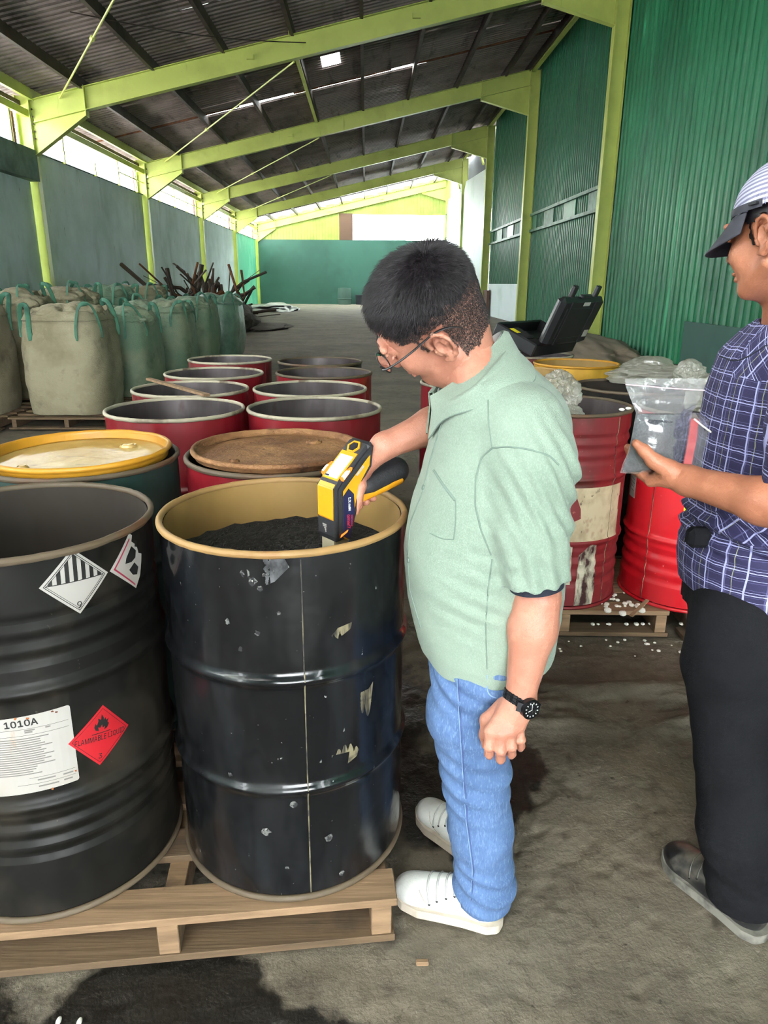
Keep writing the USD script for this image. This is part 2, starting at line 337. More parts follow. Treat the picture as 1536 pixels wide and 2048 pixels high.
def floor_extra(n, l, src, cur, base):
    # oily wet patches: noise cut by distance to the spots where the photograph shows them
    n['sep'] = ('separate_xyz', {}); l.append((src, 'sep.vector'))
    spots = [(-.45, 1.10, .30), (-.95, 1.02, .33), (-.12, 1.02, .18), (.28, 1.86, .26), (.45, 2.0, .17), (.32, 1.62, .10), (-.2, 2.3, .55), (.5, 2.5, .22)]
    prev = None
    for i, (x, y, r) in enumerate(spots):
        n[f'd{i}'] = ('vector_math', {'math_type': 'distance', 'vector2': (x, y, 0)}); l.append((src, f'd{i}.vector1'))
        n[f'q{i}'] = ('map_range', {'from_min': r*1.25, 'from_max': r*.35, 'to_min': 0.0, 'to_max': 1.0, 'clamp': True}); l.append((f'd{i}.value', f'q{i}.value'))
        if prev:
            n[f'mx{i}'] = ('math', {'math_type': 'maximum'}); l += [(prev, f'mx{i}.value1'), (f'q{i}.result', f'mx{i}.value2')]; prev = f'mx{i}.value'
        else: prev = f'q{i}.result'
    n['wn'] = ('noise_texture', {'scale': 7.0, 'detail': 5.0, 'roughness': .6}); l.append((src, 'wn.vector'))
    n['ws'] = ('math', {'math_type': 'add'}); l += [(prev, 'ws.value1'), ('wn.fac', 'ws.value2')]
    n['wr'] = ('map_range', {'from_min': .86, 'from_max': 1.0, 'to_min': 0.0, 'to_max': .93, 'clamp': True}); l.append(('ws.value', 'wr.value'))
    n['wx'] = ('mix_color', {'b': lin(16, 14, 12)}); l += [('wr.result', 'wx.fac'), (cur, 'wx.a')]
    n['wro'] = ('map_range', {'from_min': 0.0, 'from_max': 1.0, 'to_min': .85, 'to_max': .38}); l += [('wr.result', 'wro.value'), ('wro.result', 'p.roughness')]
    return 'wx.result'
mat('dirt_floor', lin(118, 107, 92), .85, layers=[(lin(88, 80, 69), 1.1, .35, .65), (lin(124, 115, 101), 3.5, .5, .72, 5, .7), (lin(74, 66, 57), 11, .56, .70, 5, .8), (lin(88, 80, 70), (.5, 2.5, 1), .5, .7, 5, .6), (lin(48, 42, 36), 30, .66, .74, 4, .9)], bump=(90, .003, 5), bump2=(30, .0035, 5), extra=floor_extra)
obj('floor', grid_sheet(np.stack([gx, gy, FZ], -1)), 'dirt_floor', smooth=True, label='grey dusty dirt-covered concrete floor with oil stains and pits', cat='floor', kind='structure')
obj('yard', box(-220, XW-.6, -150, 250, -.4, -.15), 'pale_yard', label='bright yard ground outside the left clerestory', cat='ground', kind='structure')

def trapezoid(length, pitch, top, depth, slope=.02):
    """profile points (s, d) of a ribbed sheet of that width"""
    pts = [(0, 0)]; n = max(1, int(round(length/pitch))); p = length/n
    for i in range(n):
        s = i*p+(p-top)/2
        pts += [(s-slope, 0), (s, depth), (s+top, depth), (s+top+slope, 0)]
    pts.append((length, 0)); return np.array(pts)
def ribbed(o, su, sv, nrm, W, L, pitch=.25, top=.05, depth=.035, rows=2, wob=0.0, seed=0):
    """ribbed sheet: W along su, L along sv, ribs stand towards nrm"""
    pr = trapezoid(W, pitch, top, depth); o, su, sv, nrm = (np.asarray(q, float) for q in (o, su, sv, nrm))
    t = np.linspace(0, L, rows)
    P = o+pr[:, None, :1]*su+t[None, :, None]*sv+pr[:, None, 1:]*nrm
    if wob: P = P+nrm*wob*(meshkit.noise(P*1.1, seed)-.5)[..., None]
    return thick_sheet(P, .002)

# roof: ribbed sheets on purlins, one hole-ridden joint, the last bay in translucent sheets
n_ = {'t': ('translucent_bsdf', {'color': (.92, .95, .9)}), 'd': ('diffuse_bsdf', {'color': (.8, .82, .78)}), 'm': ('mix_closure', {'fac': .25})}
MATS['translucent_sheet'] = usdkit.material(stage, '/World/Looks/translucent_sheet', n_, [('t.BSDF', 'm.closure1'), ('d.BSDF', 'm.closure2')], surface='m.closure')
ceiling = thing('ceiling', 'dark corrugated steel roof sloping up to the right', 'roof', kind='structure')
RX0, RX1, RO = XL-.9, XG+.4, .23
slope_v = np.array([1, 0, SL])/math.hypot(1, SL)
upn = np.array([-SL, 0, 1])/math.hypot(1, SL)
def roof_piece(y, w, x0, x1, m, seed):
    o = [x0, y, zr(x0)+RO]; L = (x1-x0)*math.hypot(1, SL)
    obj('roof_sheet', ribbed(o, (0, 1, 0), slope_v, -upn, w, L, .21, .045, .03, 6, .012, seed), m, ceiling)
yy, k = YB, 0
while yy < YF+1:
    w = 1.05
    if abs(yy-24.6) < .53: w = w-.28
    trans = yy > Y0+FS*3.05; clear_ = -7.4 < yy < -3.9
    for j, (a, b) in enumerate(((RX0, -3.2), (-3.25, 1.7), (1.65, RX1))):
        a2, b2 = a, b
        if abs(yy-24.6) >= .53 and 22.2 < yy < 23.6 and j == 1:   # small hole left of the strut
            roof_piece(yy, w, -3.25, -1.25, 'roof_steel', k); roof_piece(yy, w, -.72, 1.7, 'roof_steel', k); continue
        roof_piece(yy, w, a2, b2, 'translucent_sheet' if (trans and (k % 3 == 0 or yy > YF-2.6)) or (clear_ and j < 2) else 'roof_steel', k*3+j)
    if w < 1:   # rusted remains along the open joint
        for (a, b, wd) in ((RX0, -5.15, .28), (-5.15, -4.0, .13), (-2.28, -1.5, .24), (-1.5, -.4, .14), (-.4, .3, .2), (.3, .8, .11), (1.58, RX1, .28)):
            roof_piece(yy+w, wd, a, b, 'rust_steel', k)
        w = 1.05
    yy += w; k += 1
# purlins
PX = [-8.05, -6.86, -5.1, -3.4, -1.75, -.1, 1.52, 3.28, 5.03, 5.9]
for i, x in enumerate(PX):
    lime = i in (0,)
    obj('purlin', bar((x, YB, zr(x)+.10), (x, YF, zr(x)+.10), (.09), .24), 'lime_paint' if lime else 'purlin_steel', ceiling)
obj('roof_strut', bar((-1.79, Y0, zr(-1.79)+.03), (-1.79, Y0+FS, zr(-1.79)+.03), .10, .16), 'lime_paint', ceiling, label='lime painted strut between two rafters')

def isec(a, b, up, depth, wid, tf=.018):
    """I-section between a and b: web, two flanges (three meshes); up = web direction"""
    a, b, up = (np.asarray(q, float) for q in (a, b, up)); t = (b-a)/np.linalg.norm(b-a); up = up-t*(up@t); up /= np.linalg.norm(up)
    return bar(a, b, .014, depth-2*tf, up), bar(a+up*(depth-tf)/2, b+up*(depth-tf)/2, wid, tf, up), bar(a-up*(depth-tf)/2, b-up*(depth-tf)/2, wid, tf, up)
def prism(poly, y0, y1):
    """outline in x, z extruded along y"""
    m = trimesh.creation.extrude_polygon(Polygon(poly), y1-y0, engine='earcut')
    m.apply_transform(np.array([[1, 0, 0, 0], [0, 0, -1, y1], [0, 1, 0, 0], [0, 0, 0, 1.]])); return m
ORD = ['nearest', 'second nearest', 'third', 'fourth', 'last']
for kf in range(-1, 5):
    y = Y0+FS*kf
    lab = 'lime steel roof frame behind the camera end of the hall' if kf < 0 else f'lime painted steel portal frame, {ORD[kf]} from the camera, spanning the hall'
    fr = thing('portal_frame', lab, 'steel frame', group='lime portal frames', kind='structure')
    cw = XL-.16
    for nm, m in zip(('column_web', 'column_flange', 'column_flange'), isec((cw, y, -.05), (cw, y, ZL+.1), (1, 0, 0), .34, .22)): obj(nm, m, 'lime_paint', fr)
    for nm, m in zip(('column_web', 'column_flange', 'column_flange'), isec((XR+.17, y, -.05), (XR+.17, y, ZR+.0), (1, 0, 0), .36, .24)): obj(nm, m, 'lime_paint', fr)
    d = .50
    A, B = np.array([XL+.02, y, zr(XL)-d/2]), np.array([XR, y, zr(XR)-d/2])
    for nm, m in zip(('rafter_web', 'rafter_flange', 'rafter_flange'), isec(A, B, (0, 0, 1), d, .20)): obj(nm, m, 'lime_paint', fr)
    # haunches and end plates
    xa, xb = XL, XL+1.35
    obj('haunch', cat_([prism([(xa, zr(xa)-d), (xb, zr(xb)-d), (xb, zr(xb)-d-.12), (xa, zr(xa)-1.22)], y-.008, y+.008), bar((xa, y, zr(xa)-1.22), (xb, y, zr(xb)-d-.12), .2, .018)]), 'lime_paint', fr)
    obj('end_plate', bar((xb, y, zr(xb)-d-.14), (xb, y, zr(xb)+.02), .22, .02, up=(1, 0, 0)), 'lime_paint', fr)
    xa, xb = XR, XR-1.75
    obj('haunch', cat_([prism([(xa, zr(xa)-d), (xb, zr(xb)-d), (xb, zr(xb)-d-.10), (xa, zr(xa)-1.45)], y-.008, y+.008), bar((xa, y, zr(xa)-1.45), (xb, y, zr(xb)-d-.10), .2, .018)]), 'lime_paint', fr)
    obj('end_plate', bar((xb, y, zr(xb)-d-.12), (xb, y, zr(xb)+.02), .22, .02, up=(1, 0, 0)), 'lime_paint', fr)
    for x in (-2.75, 1.2): obj('cleat', box(x-.09, x+.09, y-.11, y-.02, zr(x)-.30, zr(x)-.20), 'lime_paint', fr)
    if kf >= 0:
        for j in range(5): obj('bolt', trimesh.creation.icosphere(1, .022).apply_translation([XL+.05, y-.06, zr(XL)-.2-.16*j]), 'purlin_steel', fr)
# bracing rods from each left knee to the rafter before it
for kf in range(0, 4):
    a = np.array([XL+.75, Y0+FS*kf-.05, zr(XL+.75)-.12]); b = np.array([-1.72, Y0+FS*(kf-1)+.05, zr(-1.72)-.12-.42])
    m = a+(b-a)*(.42 if kf else .36)
    t = thing('bracing_rod', f'pale thin diagonal roof bracing rod reaching the {ORD[kf]} left knee', 'rod', group='roof bracing rods')
    obj('rod', sweep([a, b], .022, 6), 'lime_paint', t)
    obj('turnbuckle', sweep([m-(b-a)*.008, m, m+(b-a)*.008], [.035, .06, .035], 6), 'lime_paint', t)
w0, w1 = np.array([-5.5, 15.6, 6.3]), np.array([-1.42, Y0-.1, 6.95])
obj('roof_wire', sweep([w0+(w1-w0)*t+np.array([0, 0, -.12*math.sin(math.pi*t)]) for t in np.linspace(0, 1, 14)], .012, 5), 'purlin_steel', label='thin dark wire sagging from the nearest rafter', cat='wire')

# left wall: concrete panels with a gap beside each column, coping, clerestory
wall_left = thing('wall_left', 'weathered grey-green concrete panel wall below the clerestory', 'wall', kind='structure')
for kf in range(-3, 4):
    ya, yb = Y0+FS*kf+.30, Y0+FS*(kf+1)-.14
    if kf < -1 and yb < YB: continue
    ya = max(ya, YB)
    m = 'mint_wall_paint' if kf == 3 else 'old_concrete_wall'
    ny, nz = 30, 14
    Y, Z = np.meshgrid(np.linspace(ya, yb, ny), np.linspace(-.1, ZW+(.05 if kf < 0 else 0), nz), indexing='ij')
    P = np.stack([XW+.02*(meshkit.fbm(np.stack([Y*.7, Z*.7, 0*Y], -1), 3, 5)-.5), Y, Z], -1)
    obj('wall_panel', thick_sheet(P[:, ::-1], .14), m, wall_left)
    if kf == -1: obj('lintel', box(XW+.05, XW+.28, ya, yb+.1, ZW-.72, ZW-.02), 'wall_coping', wall_left)
mat('frame_lime', lin(196, 208, 110), .5)
for kf in range(-3, 4):
    ya, yb = max(Y0+FS*kf, YB), Y0+FS*(kf+1)
    if yb < YB: continue
    w = thing(f'window_{kf+4}', 'open clerestory bay with thin lime mullions above the left wall', 'window', kind='structure')
    obj('eave_beam', bar((XL-.12, ya, 5.40), (XL-.12, yb, 5.40), .12, .16), 'lime_paint', w)
    obj('eave_channel', bar((XL-.3, ya, 5.62), (XL-.3, yb, 5.62), .16, .10), 'purlin_steel', w)
    for t in (.22, .47, .70, .9):
        y = ya+(yb-ya)*t; short = abs(t-.47) < .01 and kf == 0
        obj('mullion', box(XL-.16, XL-.10, y-.035, y+.035, ZW-.02, ZW+.35 if short else 5.36), 'frame_lime', w)
    if kf >= 0: obj('transom', box(XL-.15, XL-.11, ya+(yb-ya)*(.7 if kf == 0 else .1), yb, ZW+.40, ZW+.43), 'frame_lime', w)
    obj('sill', box(XW-.06, XW+.10, ya, yb, ZW, ZW+.03), 'wall_coping', w)
    obj('brown_jamb', box(XL-.36, XL-.30, yb-.42, yb-.30, ZW, 5.45), 'brown_post', w)
mat('neighbour_rail', lin(150, 155, 96), .7)
nb = thing('neighbour_fence', 'pale louvred fence rails outside the left clerestory', 'fence')
for z in (5.35, 5.5, 5.65): obj('rail', box(-12.2, -12.1, 8, 44, z, z+.07), 'neighbour_rail', nb)
for y in (9, 18, 27, 36, 43): obj('post', box(-12.1, -12.0, y, y+.14, -.2, 5.8), 'neighbour_rail', nb)

# right wall
wall_right = thing('wall_right', 'tall green ribbed steel cladding between lime columns', 'wall', kind='structure')
R2_ = random.Random(9)
for kf in range(-3, 2):
    ya, yb = max(Y0+FS*kf, YB), Y0+FS*(kf+1)
    if yb < YB: continue
    nsh = max(1, int(round((yb-ya)/1.05))); w = (yb-ya)/nsh
    for i in range(nsh):
        o = [XG+.07+R2_.uniform(0, .012), ya+i*w-.01, -.05]
        obj('cladding_sheet', ribbed(o, (0, 1, 0), (0, 0, 1), (-1, 0, 0), w+.03, ZR+.35, .26 if kf < 0 else .21, .055, .045, 10, .03, i+kf*10), 'green_sheet' if kf < 0 else 'green_dim_sheet', wall_right)
    obj('eave_beam', bar((XR+.1, ya, ZR+.02), (XR+.1, yb, ZR+.02), .14, .18), 'lime_paint', wall_right)
    if kf >= 0:
        for z in (4.03, 3.46): obj('girt', bar((XG-.02, ya+.1, z), (XG-.02, yb-.1, z), .10, .09), 'girt_paint', wall_right)
        for t in (.02, .3, .58, .84):
            y = ya+(yb-ya)*(t+.06); obj('vent_board', box(XG+.0, XG+.03, y, y+1.35, 3.5, 3.99), 'girt_paint' if t in (.02, .58) else 'green_dim_sheet', wall_right)
obj('patch_board', box(XG-.03, XG+.02, 10.2, 14.32, -.02, .86), 'green_wall_paint', wall_right, label='flat green board at the foot of the cladding')
obj('patch_board', box(XG-.03, XG+.02, Y0+.6, Y0+5.0, -.02, .75), 'mint_wall_paint', wall_right)
obj('patch_board', box(XG-.03, XG+.02, Y0+FS+.6, Y0+FS*2-.6, -.02, 1.55), 'white_wall_paint', wall_right)
for kf in (2, 3):
    ya, yb = Y0+FS*kf+.3, Y0+FS*(kf+1)-.05
    m = trimesh.creation.extrude_polygon(Polygon([(ya, -.1), (yb, -.1), (yb, 6.9), (yb-.9, 7.45), (ya, 7.05)]), .12, engine='earcut')
    m.apply_transform(np.array([[0, 0, 1, XG-.22], [1, 0, 0, 0], [0, 1, 0, 0], [0, 0, 0, 1.]]))
    obj('white_panel', m, 'white_wall_paint', wall_right, label='white painted wall panel')
    obj('upper_cladding', box(XG+.6, XG+.65, ya-.3, yb+.1, 5.5, ZR+.5), 'dark_fill', wall_right)
    obj('eave_beam', bar((XR+.1, ya, ZR+.02), (XR+.1, yb, ZR+.02), .14, .18), 'lime_paint', wall_right)
    obj('knee_brace', bar((XR-.1, ya, 7.2), (XR-.15, ya+1.8, ZR-.3), .09), 'lime_paint', wall_right)
obj('low_board', box(XG-.25, XG-.1, Y0+FS*2-1.4, Y0+FS*2-.3, -.02, 1.25), 'brown_post', wall_right)

# far wall
wall_far = thing('wall_far', 'green far end wall under lime sheeting with a bright opening', 'wall', kind='structure')
obj('lower_wall', box(XW-.1, XG+.2, YF, YF+.2, -.1, 4.64), 'green_wall_paint', wall_far)
for i in range(8):
    x = XW+.9*i; w = min(.9, -1.95-x)
    if w > .1: obj('cladding_sheet', ribbed((x, YF+.05, 4.62), (1, 0, 0), (0, 0, 1), (0, -1, 0), w, zr(min(x+w, XR))+.1-4.62, .22, .04, .03), 'lime_sheet', wall_far)
for i in range(9):
    x = -2.0+.95*i; w = min(.95, XG-x)
    if w > .1: obj('cladding_sheet', ribbed((x, YF+.05, 6.47), (1, 0, 0), (0, 0, 1), (0, -1, 0), w, zr(min(x+w, XR))+.1-6.47, .22, .04, .03), 'lime_sheet', wall_far)
obj('opening_post', box(-2.0, -1.0, YF, YF+.12, 4.62, 6.5), 'brown_post', wall_far)
obj('opening_head', box(-1.0, XG, YF-.03, YF+.1, 6.43, 6.52), 'lime_sheet', wall_far)
# wall behind the camera with the two gates the light comes from
wall_back = thing('wall_back', 'end wall behind the camera with a wide gate opening', 'wall', kind='structure')
for (a, b, z0, z1) in ((XW-.1, -1.0, -.1, 9), (-1.0, 4.2, 4.1, 9), (4.2, XG+.2, -.1, 9)):
    obj('wall_piece', box(a, b, YB-.2, YB, z0, z1), 'green_wall_paint', wall_back)
# ------------------------------------------------------------------ drums
BLK = lin(26, 27, 30)
def streak(name, base, flecks, rough=.3, coat=.0, metal=0, rust=lin(96, 58, 34), rlo=.66, more=(), bump=(7, .004), spec=.5):
    mat(name, base, rough, metal=metal, coat=coat, space='object', spec=spec, layers=[(tuple(.6*c for c in base), (2.2, 2.2, .8), .42, .7)]+list(more)+[
        (flecks, (22, 22, 16), .72, .76, 4, .6), (flecks, (70, 70, 50), .72, .76, 3, .5), (rust, (5, 5, 3), rlo, rlo+.1, 5, .8)], bump=bump, rough_layers=(min(.9, rough+.35), (5, 5, 2), .45, .7))
streak('black_gloss', lin(13, 14, 17), lin(176, 176, 172), rough=.16, coat=.25, spec=.35, rlo=.74, more=[(lin(36, 38, 42), (7, 7, 1.6), .52, .75, 4, .7)])
streak('black_worn', lin(17, 16, 14), lin(96, 86, 74), rough=.46, spec=.22, rlo=.68, more=[(lin(52, 46, 38), (4, 4, 3), .5, .7, 5, .7)])
streak('drum_red', lin(126, 24, 34), lin(60, 30, 28), rough=.3, rlo=.78)
streak('drum_red_old', lin(120, 27, 33), lin(205, 190, 165), rough=.45, rlo=.60, rust=lin(70, 36, 28))
streak('drum_red_bright', lin(194, 22, 33), lin(235, 150, 140), rough=.3, rlo=.80, rust=lin(110, 40, 30))
streak('drum_green', lin(34, 62, 58), lin(24, 30, 30), rough=.4)
streak('drum_yellow', lin(210, 160, 52), lin(60, 45, 30), rough=.45, rlo=.7)
streak('bare_rim', lin(166, 156, 136), lin(60, 50, 40), rough=.5, rlo=.58, rust=lin(70, 48, 34))
streak('dark_rim', lin(88, 74, 58), lin(150, 140, 120), rough=.55, rlo=.6)
streak('tan_rim', lin(154, 120, 74), lin(186, 166, 128), rough=.55, rlo=.62, rust=lin(120, 76, 40))
streak('tan_lining', lin(150, 118, 66), lin(70, 56, 38), rough=.6, rlo=.70, rust=lin(96, 56, 30), more=[(lin(120, 92, 50), (4, 4, 2), .5, .72, 5, .9)])
streak('grey_lining', lin(104, 96, 98), lin(50, 44, 44), rough=.34, metal=.55, rlo=.64, rust=lin(70, 48, 46), more=[(lin(70, 60, 62), (4, 4, 1.4), .45, .7, 5, .9)])
streak('rust_lining', lin(40, 31, 23), lin(30, 24, 20), rough=.7, rlo=.52, rust=lin(36, 26, 20))
streak('lid_yellow', lin(190, 134, 36), lin(60, 45, 24), rough=.4, rlo=.72)
mat('lid_yellow_pan', lin(176, 142, 78), .32, layers=[(lin(200, 172, 116), 4, .45, .65), (lin(146, 112, 60), (3, 9, 1), .55, .75, 5, .8), (lin(96, 72, 42), (5, 16, 1), .66, .74, 5, .8)], bump=(12, .003))
mat('lid_rust_pan', lin(112, 74, 44), .75, layers=[(lin(152, 110, 70), 5, .42, .66, 5), (lin(80, 48, 28), 9, .55, .7, 5, .9), (lin(60, 38, 26), 26, .62, .7, 4, .8)], bump=(50, .006, 5))
mat('soil', lin(20, 18, 17), .95, layers=[(lin(34, 30, 27), 60, .5, .66, 4), (lin(52, 46, 40), 160, .68, .74, 2, .7)], bump=(120, .012, 3))
mat('dirty_oil', lin(36, 32, 30), .25, layers=[(lin(60, 52, 46), 4, .5, .7)])
mat('label_white', lin(158, 153, 149), .6, layers=[(lin(158, 150, 142), 5, .45, .65), (lin(172, 112, 62), (22, 22, 7), .69, .76, 4, .8)])
mat('label_red', lin(178, 22, 34), .5, layers=[(lin(150, 18, 28), 6, .5, .7)])
mat('label_black', lin(22, 22, 22), .6)
mat('print_grey', lin(110, 105, 102), .7)
mat('label_dark_red', lin(112, 30, 34), .6, layers=[(lin(150, 90, 84), 30, .6, .7)])
mat('label_pink', lin(150, 40, 66), .6)
mat('label_yellow', lin(228, 210, 40), .5)
mat('scraped_paint', lin(28, 27, 27), .6, space='object', layers=[(lin(128, 118, 92), (60, 60, 9), .40, .56, 4, .85), (lin(24, 22, 22), (9, 9, 30), .55, .66)])
mat('drip_white', lin(60, 24, 26), .7, space='object', layers=[(lin(196, 186, 166), (26, 26, 9), .40, .56, 5, .95)])
mat('faded_band', lin(186, 168, 140), .7, space='object', layers=[(lin(150, 130, 104), (8, 8, 6), .45, .65, 5), (lin(120, 42, 42), (6, 6, 4), .60, .68, 5, .9), (lin(74, 60, 50), (30, 30, 20), .62, .7, 4, .9)])
mat('white_powder', lin(228, 224, 216), .9, bump=(90, .004))
RB, RC, DH = .2835, .2905, .88
def drum_profile(beads=(), hoops=(.31, .585)):
    z = np.unique(np.concatenate([np.linspace(.02, DH-.015, 60)]+[np.linspace(h-.03, h+.03, 17) for h in hoops]+[np.linspace(a-.02, b+.02, int((b-a)/.004)) for a, b, _ in beads]))
    r = np.full_like(z, RB)
    for h in hoops: r += .0095*np.exp(-((z-h)/.0125)**2)
    for a, b, n in beads:
        t = (z-a)/(b-a); m = (t > 0) & (t < 1)
        r[m] -= .0065*(.5-.5*np.cos(2*np.pi*n*t[m]))
    return np.stack([r, z], -1)
def drum(name, label, x, y, shell, rim, lining, beads=(), z=.14, fill=None, fill_mat='soil', rot=0., group=None, tilt=(0, 0), seam=True, cat='drum', hoops=(.31, .585), dent=0.0):
    t = thing(name, label, cat, (x, y, z), (tilt[0], tilt[1], rot), group)
    pr = drum_profile(beads, hoops)
    body = lathe(pr, 112)
    if dent: body = displace(body, lambda v, N: dent*(meshkit.fbm(v*np.array([3, 3, 2.2])+x*7, 3, 5)-.5))
    obj('shell', body, shell, t, smooth=40)
    inner = lathe([(RB-.0095, DH-.012), (RB-.0095, .5), (RB-.0095, .02), (0, .016)], 96); inner.faces = inner.faces[:, ::-1]
    obj('lining', inner, lining, t, smooth=40)
    a = np.linspace(0, 2*np.pi, 15)
    ring = lambda zc: lathe(np.stack([RC-.0075+.0075*np.cos(a), zc+.0085*np.sin(a)], -1), 112)
    top = displace(ring(DH-.0085), lambda v, N: .0022*(meshkit.noise(v*60+x, 3)-.5))
    obj('rim', top, rim, t, smooth=True)
    obj('bottom_chime', ring(.0085), 'dark_rim' if shell.startswith('black') else shell, t, smooth=True)
    if seam:
        zz = np.linspace(.02, DH-.02, 90); rr = np.interp(zz, pr[:, 1], pr[:, 0])+.0002
        obj('seam', sweep(np.stack([rr*math.cos(seam), rr*math.sin(seam), zz], -1), .0018, 5), shell if seam is True else 'scraped_paint', t)
    if fill:
        n = 60; th = np.arange(n)*2*np.pi/n; rs = np.concatenate([np.linspace(0.001, RB-.0098, 46)])
        P = np.stack([rs[:, None]*np.cos(th), rs[:, None]*np.sin(th), np.zeros((46, n))], -1)
        if fill_mat == 'soil': P[..., 2] = .03*(meshkit.fbm(P*5+x, 3, 2)-.5)+.009*(meshkit.noise(P*80, 6)-.5)+.006*(meshkit.noise(P*170, 7)-.5)
        P[..., 2] += fill
        P = np.concatenate([P, P[:, :1]], 1); P = P[:, ::-1]
        obj('contents', grid_sheet(P), fill_mat, t, smooth=fill_mat != 'soil')
    return t
def wrap(m, r, off=.0006):
    """mesh laid out in (s, z, t) wound on to the drum of radius r; s is arc length"""
    v = np.array(m.vertices); rr = r+off+v[:, 2]; th = v[:, 0]/r
    m = m.copy(); m.vertices = np.stack([rr*np.cos(th), rr*np.sin(th), v[:, 1]], -1); return m
def decal(parent, name, poly, material, r=None, off=.0006, th=.0004, label=None, prof=None):
    """poly: shapely polygon or (theta degrees, z) corners"""
    r = r or RB
    if not hasattr(poly, 'exterior'): poly = Polygon([(math.radians(a)*r, z) for a, z in poly])
    m = trimesh.creation.extrude_polygon(poly, th, engine='earcut').subdivide_to_size(.02)
    m = wrap(m, r, off)
    if prof is not None:
        v = np.array(m.vertices); q = np.interp(v[:, 2], prof[:, 1], prof[:, 0])-r; d = np.hypot(v[:, 0], v[:, 1]); v[:, :2] *= ((d+q)/d)[:, None]; m.vertices = v
    return obj(name, m, material, parent, label=label)
def text_on(parent, name, text, h, at_deg, z, ang, material, r=None, off=.0013, sx=1.0, center=True, bold=False):
    r = r or RB; m = meshkit.text_mesh(text, h, .0004, bold); v = np.array(m.vertices)
    if center: v[:, 0] -= (v[:, 0].min()+v[:, 0].max())/2; v[:, 1] -= h/2
    v[:, 0] *= sx; c, s = math.cos(ang), math.sin(ang)
    m.vertices = np.stack([math.radians(at_deg)*r+v[:, 0]*c-v[:, 1]*s, z+v[:, 0]*s+v[:, 1]*c, v[:, 2]], -1)
    return obj(name, wrap(m, r, off), material, parent)

# front pallet drums
D0 = drum('steel_drum', 'glossy black open drum with tan lining, nearest, full of black granules', -.193, 1.605, 'black_gloss', 'tan_rim', 'tan_lining', fill=.765, group='drums on the front pallet', seam=math.radians(-77.3), dent=.006)
pf0 = drum_profile()
decal(D0, 'scraped_patch', [(-46, .66-.14), (-43, .672-.14), (-45, .60-.14), (-50, .55-.14), (-53, .50-.14), (-58, .49-.14), (-57, .52-.14), (-66, .525-.14), (-75, .52-.14), (-73, .57-.14), (-66, .60-.14), (-62, .63-.14), (-56, .66-.14)], 'scraped_paint', prof=pf0)
decal(D0, 'scraped_patch', [(-64, .665), (-56, .685), (-55, .70), (-62, .695), (-65, .68)], 'scraped_paint')
mat('worn_haze', lin(20, 21, 24), .7, space='object', layers=[(lin(92, 92, 96), (26, 26, 20), .42, .66, 5, .8), (lin(150, 150, 150), (80, 80, 60), .6, .7, 4, .7)])
rr = random.Random(5)
def blot(c, z, s, n=11): return [(c+math.degrees(s/RB)*rr.uniform(.45, 1)*math.cos(q*2*math.pi/n), z+s*rr.uniform(.45, 1)*math.sin(q*2*math.pi/n)) for q in range(n)]
mat('pale_scuff', lin(96, 96, 94), .8, space='object', layers=[(lin(30, 30, 33), (90, 90, 90), .46, .54, 4), (lin(176, 174, 168), (60, 60, 60), .62, .68, 3)])
for c, z, s in ((-100, .83, .012), (-97, .815, .012), (-94, .80, .008), (-109, .72, .008), (-96, .70, .008), (-104, .66, .007), (-68, .165, .013), (-84, .275, .011), (-97, .20, .013), (-62, .05, .011), (-88, .10, .006), (-113, .34, .007), (-87, .745, .006), (-92, .83, .006)):
    decal(D0, 'paint_scuff', blot(c, z, s), 'pale_scuff', prof=pf0)
decal(D0, 'worn_patch', [(-116, .862), (-84, .866), (-82, .845), (-88, .815), (-95, .80), (-101, .785), (-108, .81), (-115, .84)], 'worn_haze', off=.0003)
for i in range(26):
    decal(D0, 'paint_fleck', blot(rr.uniform(-140, -40), rr.choice([rr.uniform(.62, .86), rr.uniform(.36, .52), rr.uniform(.06, .27)]), rr.uniform(.0012, .0028), 7), 'pale_scuff', prof=pf0)

BD1 = [(.60, .745, 3), (.42, .52, 1), (.18, .29, 3)]
D1 = drum('steel_drum', 'worn black open drum with white, red and striped hazard labels', -.785, 1.555, 'black_worn', 'dark_rim', 'rust_lining', beads=[(.635, .76, 3), (.16, .285, 3)], fill=.05, fill_mat='dirty_oil', group='drums on the front pallet', hoops=(.31, .585), seam=math.radians(60))
Z = -.14
nine = np.array([(-60.5, .948), (-46.3, 1.016), (-32.0, .942), (-46.4, .873)]); 
NB = thing('hazard_label', None, None, parent=D1); props(NB, 'white diamond label with black stripes and a 9')
S_ = lambda a, z: (math.radians(a)*RB, z+Z)
nq = np.array([S_(*q) for q in nine]); nc = nq.mean(0)
def ring_poly(q, c, a, b): return Polygon(c+(q-c)*a, [c+(q-c)*b])
decal(NB, 'diamond', Polygon(nq), 'label_white', off=.0006)
decal(NB, 'border', ring_poly(nq, nc, .90, .875), 'label_black', off=.0011)
decal(NB, 'border', ring_poly(nq, nc, .83, .815), 'label_black', off=.0011)
ang9 = math.atan2(*(nq[2]-nq[0])[::-1]); u = (nq[2]-nq[0])/np.linalg.norm(nq[2]-nq[0]); vv = np.array([-u[1], u[0]]); hw = np.linalg.norm(nq[2]-nq[0])/2
top = Polygon([nc-u*hw*.84, nc+u*hw*.84, nc+(nq[1]-nc)*.84])
for i in range(7):
    s0 = (-3.25+i)*hw*.235
    st = Polygon([nc+u*s0-vv*.2, nc+u*(s0+hw*.115)-vv*.2, nc+u*(s0+hw*.115)+vv*.2, nc+u*s0+vv*.2]).intersection(top)
    if st.area > 1e-6: decal(NB, 'stripe', st, 'label_black', off=.0011)
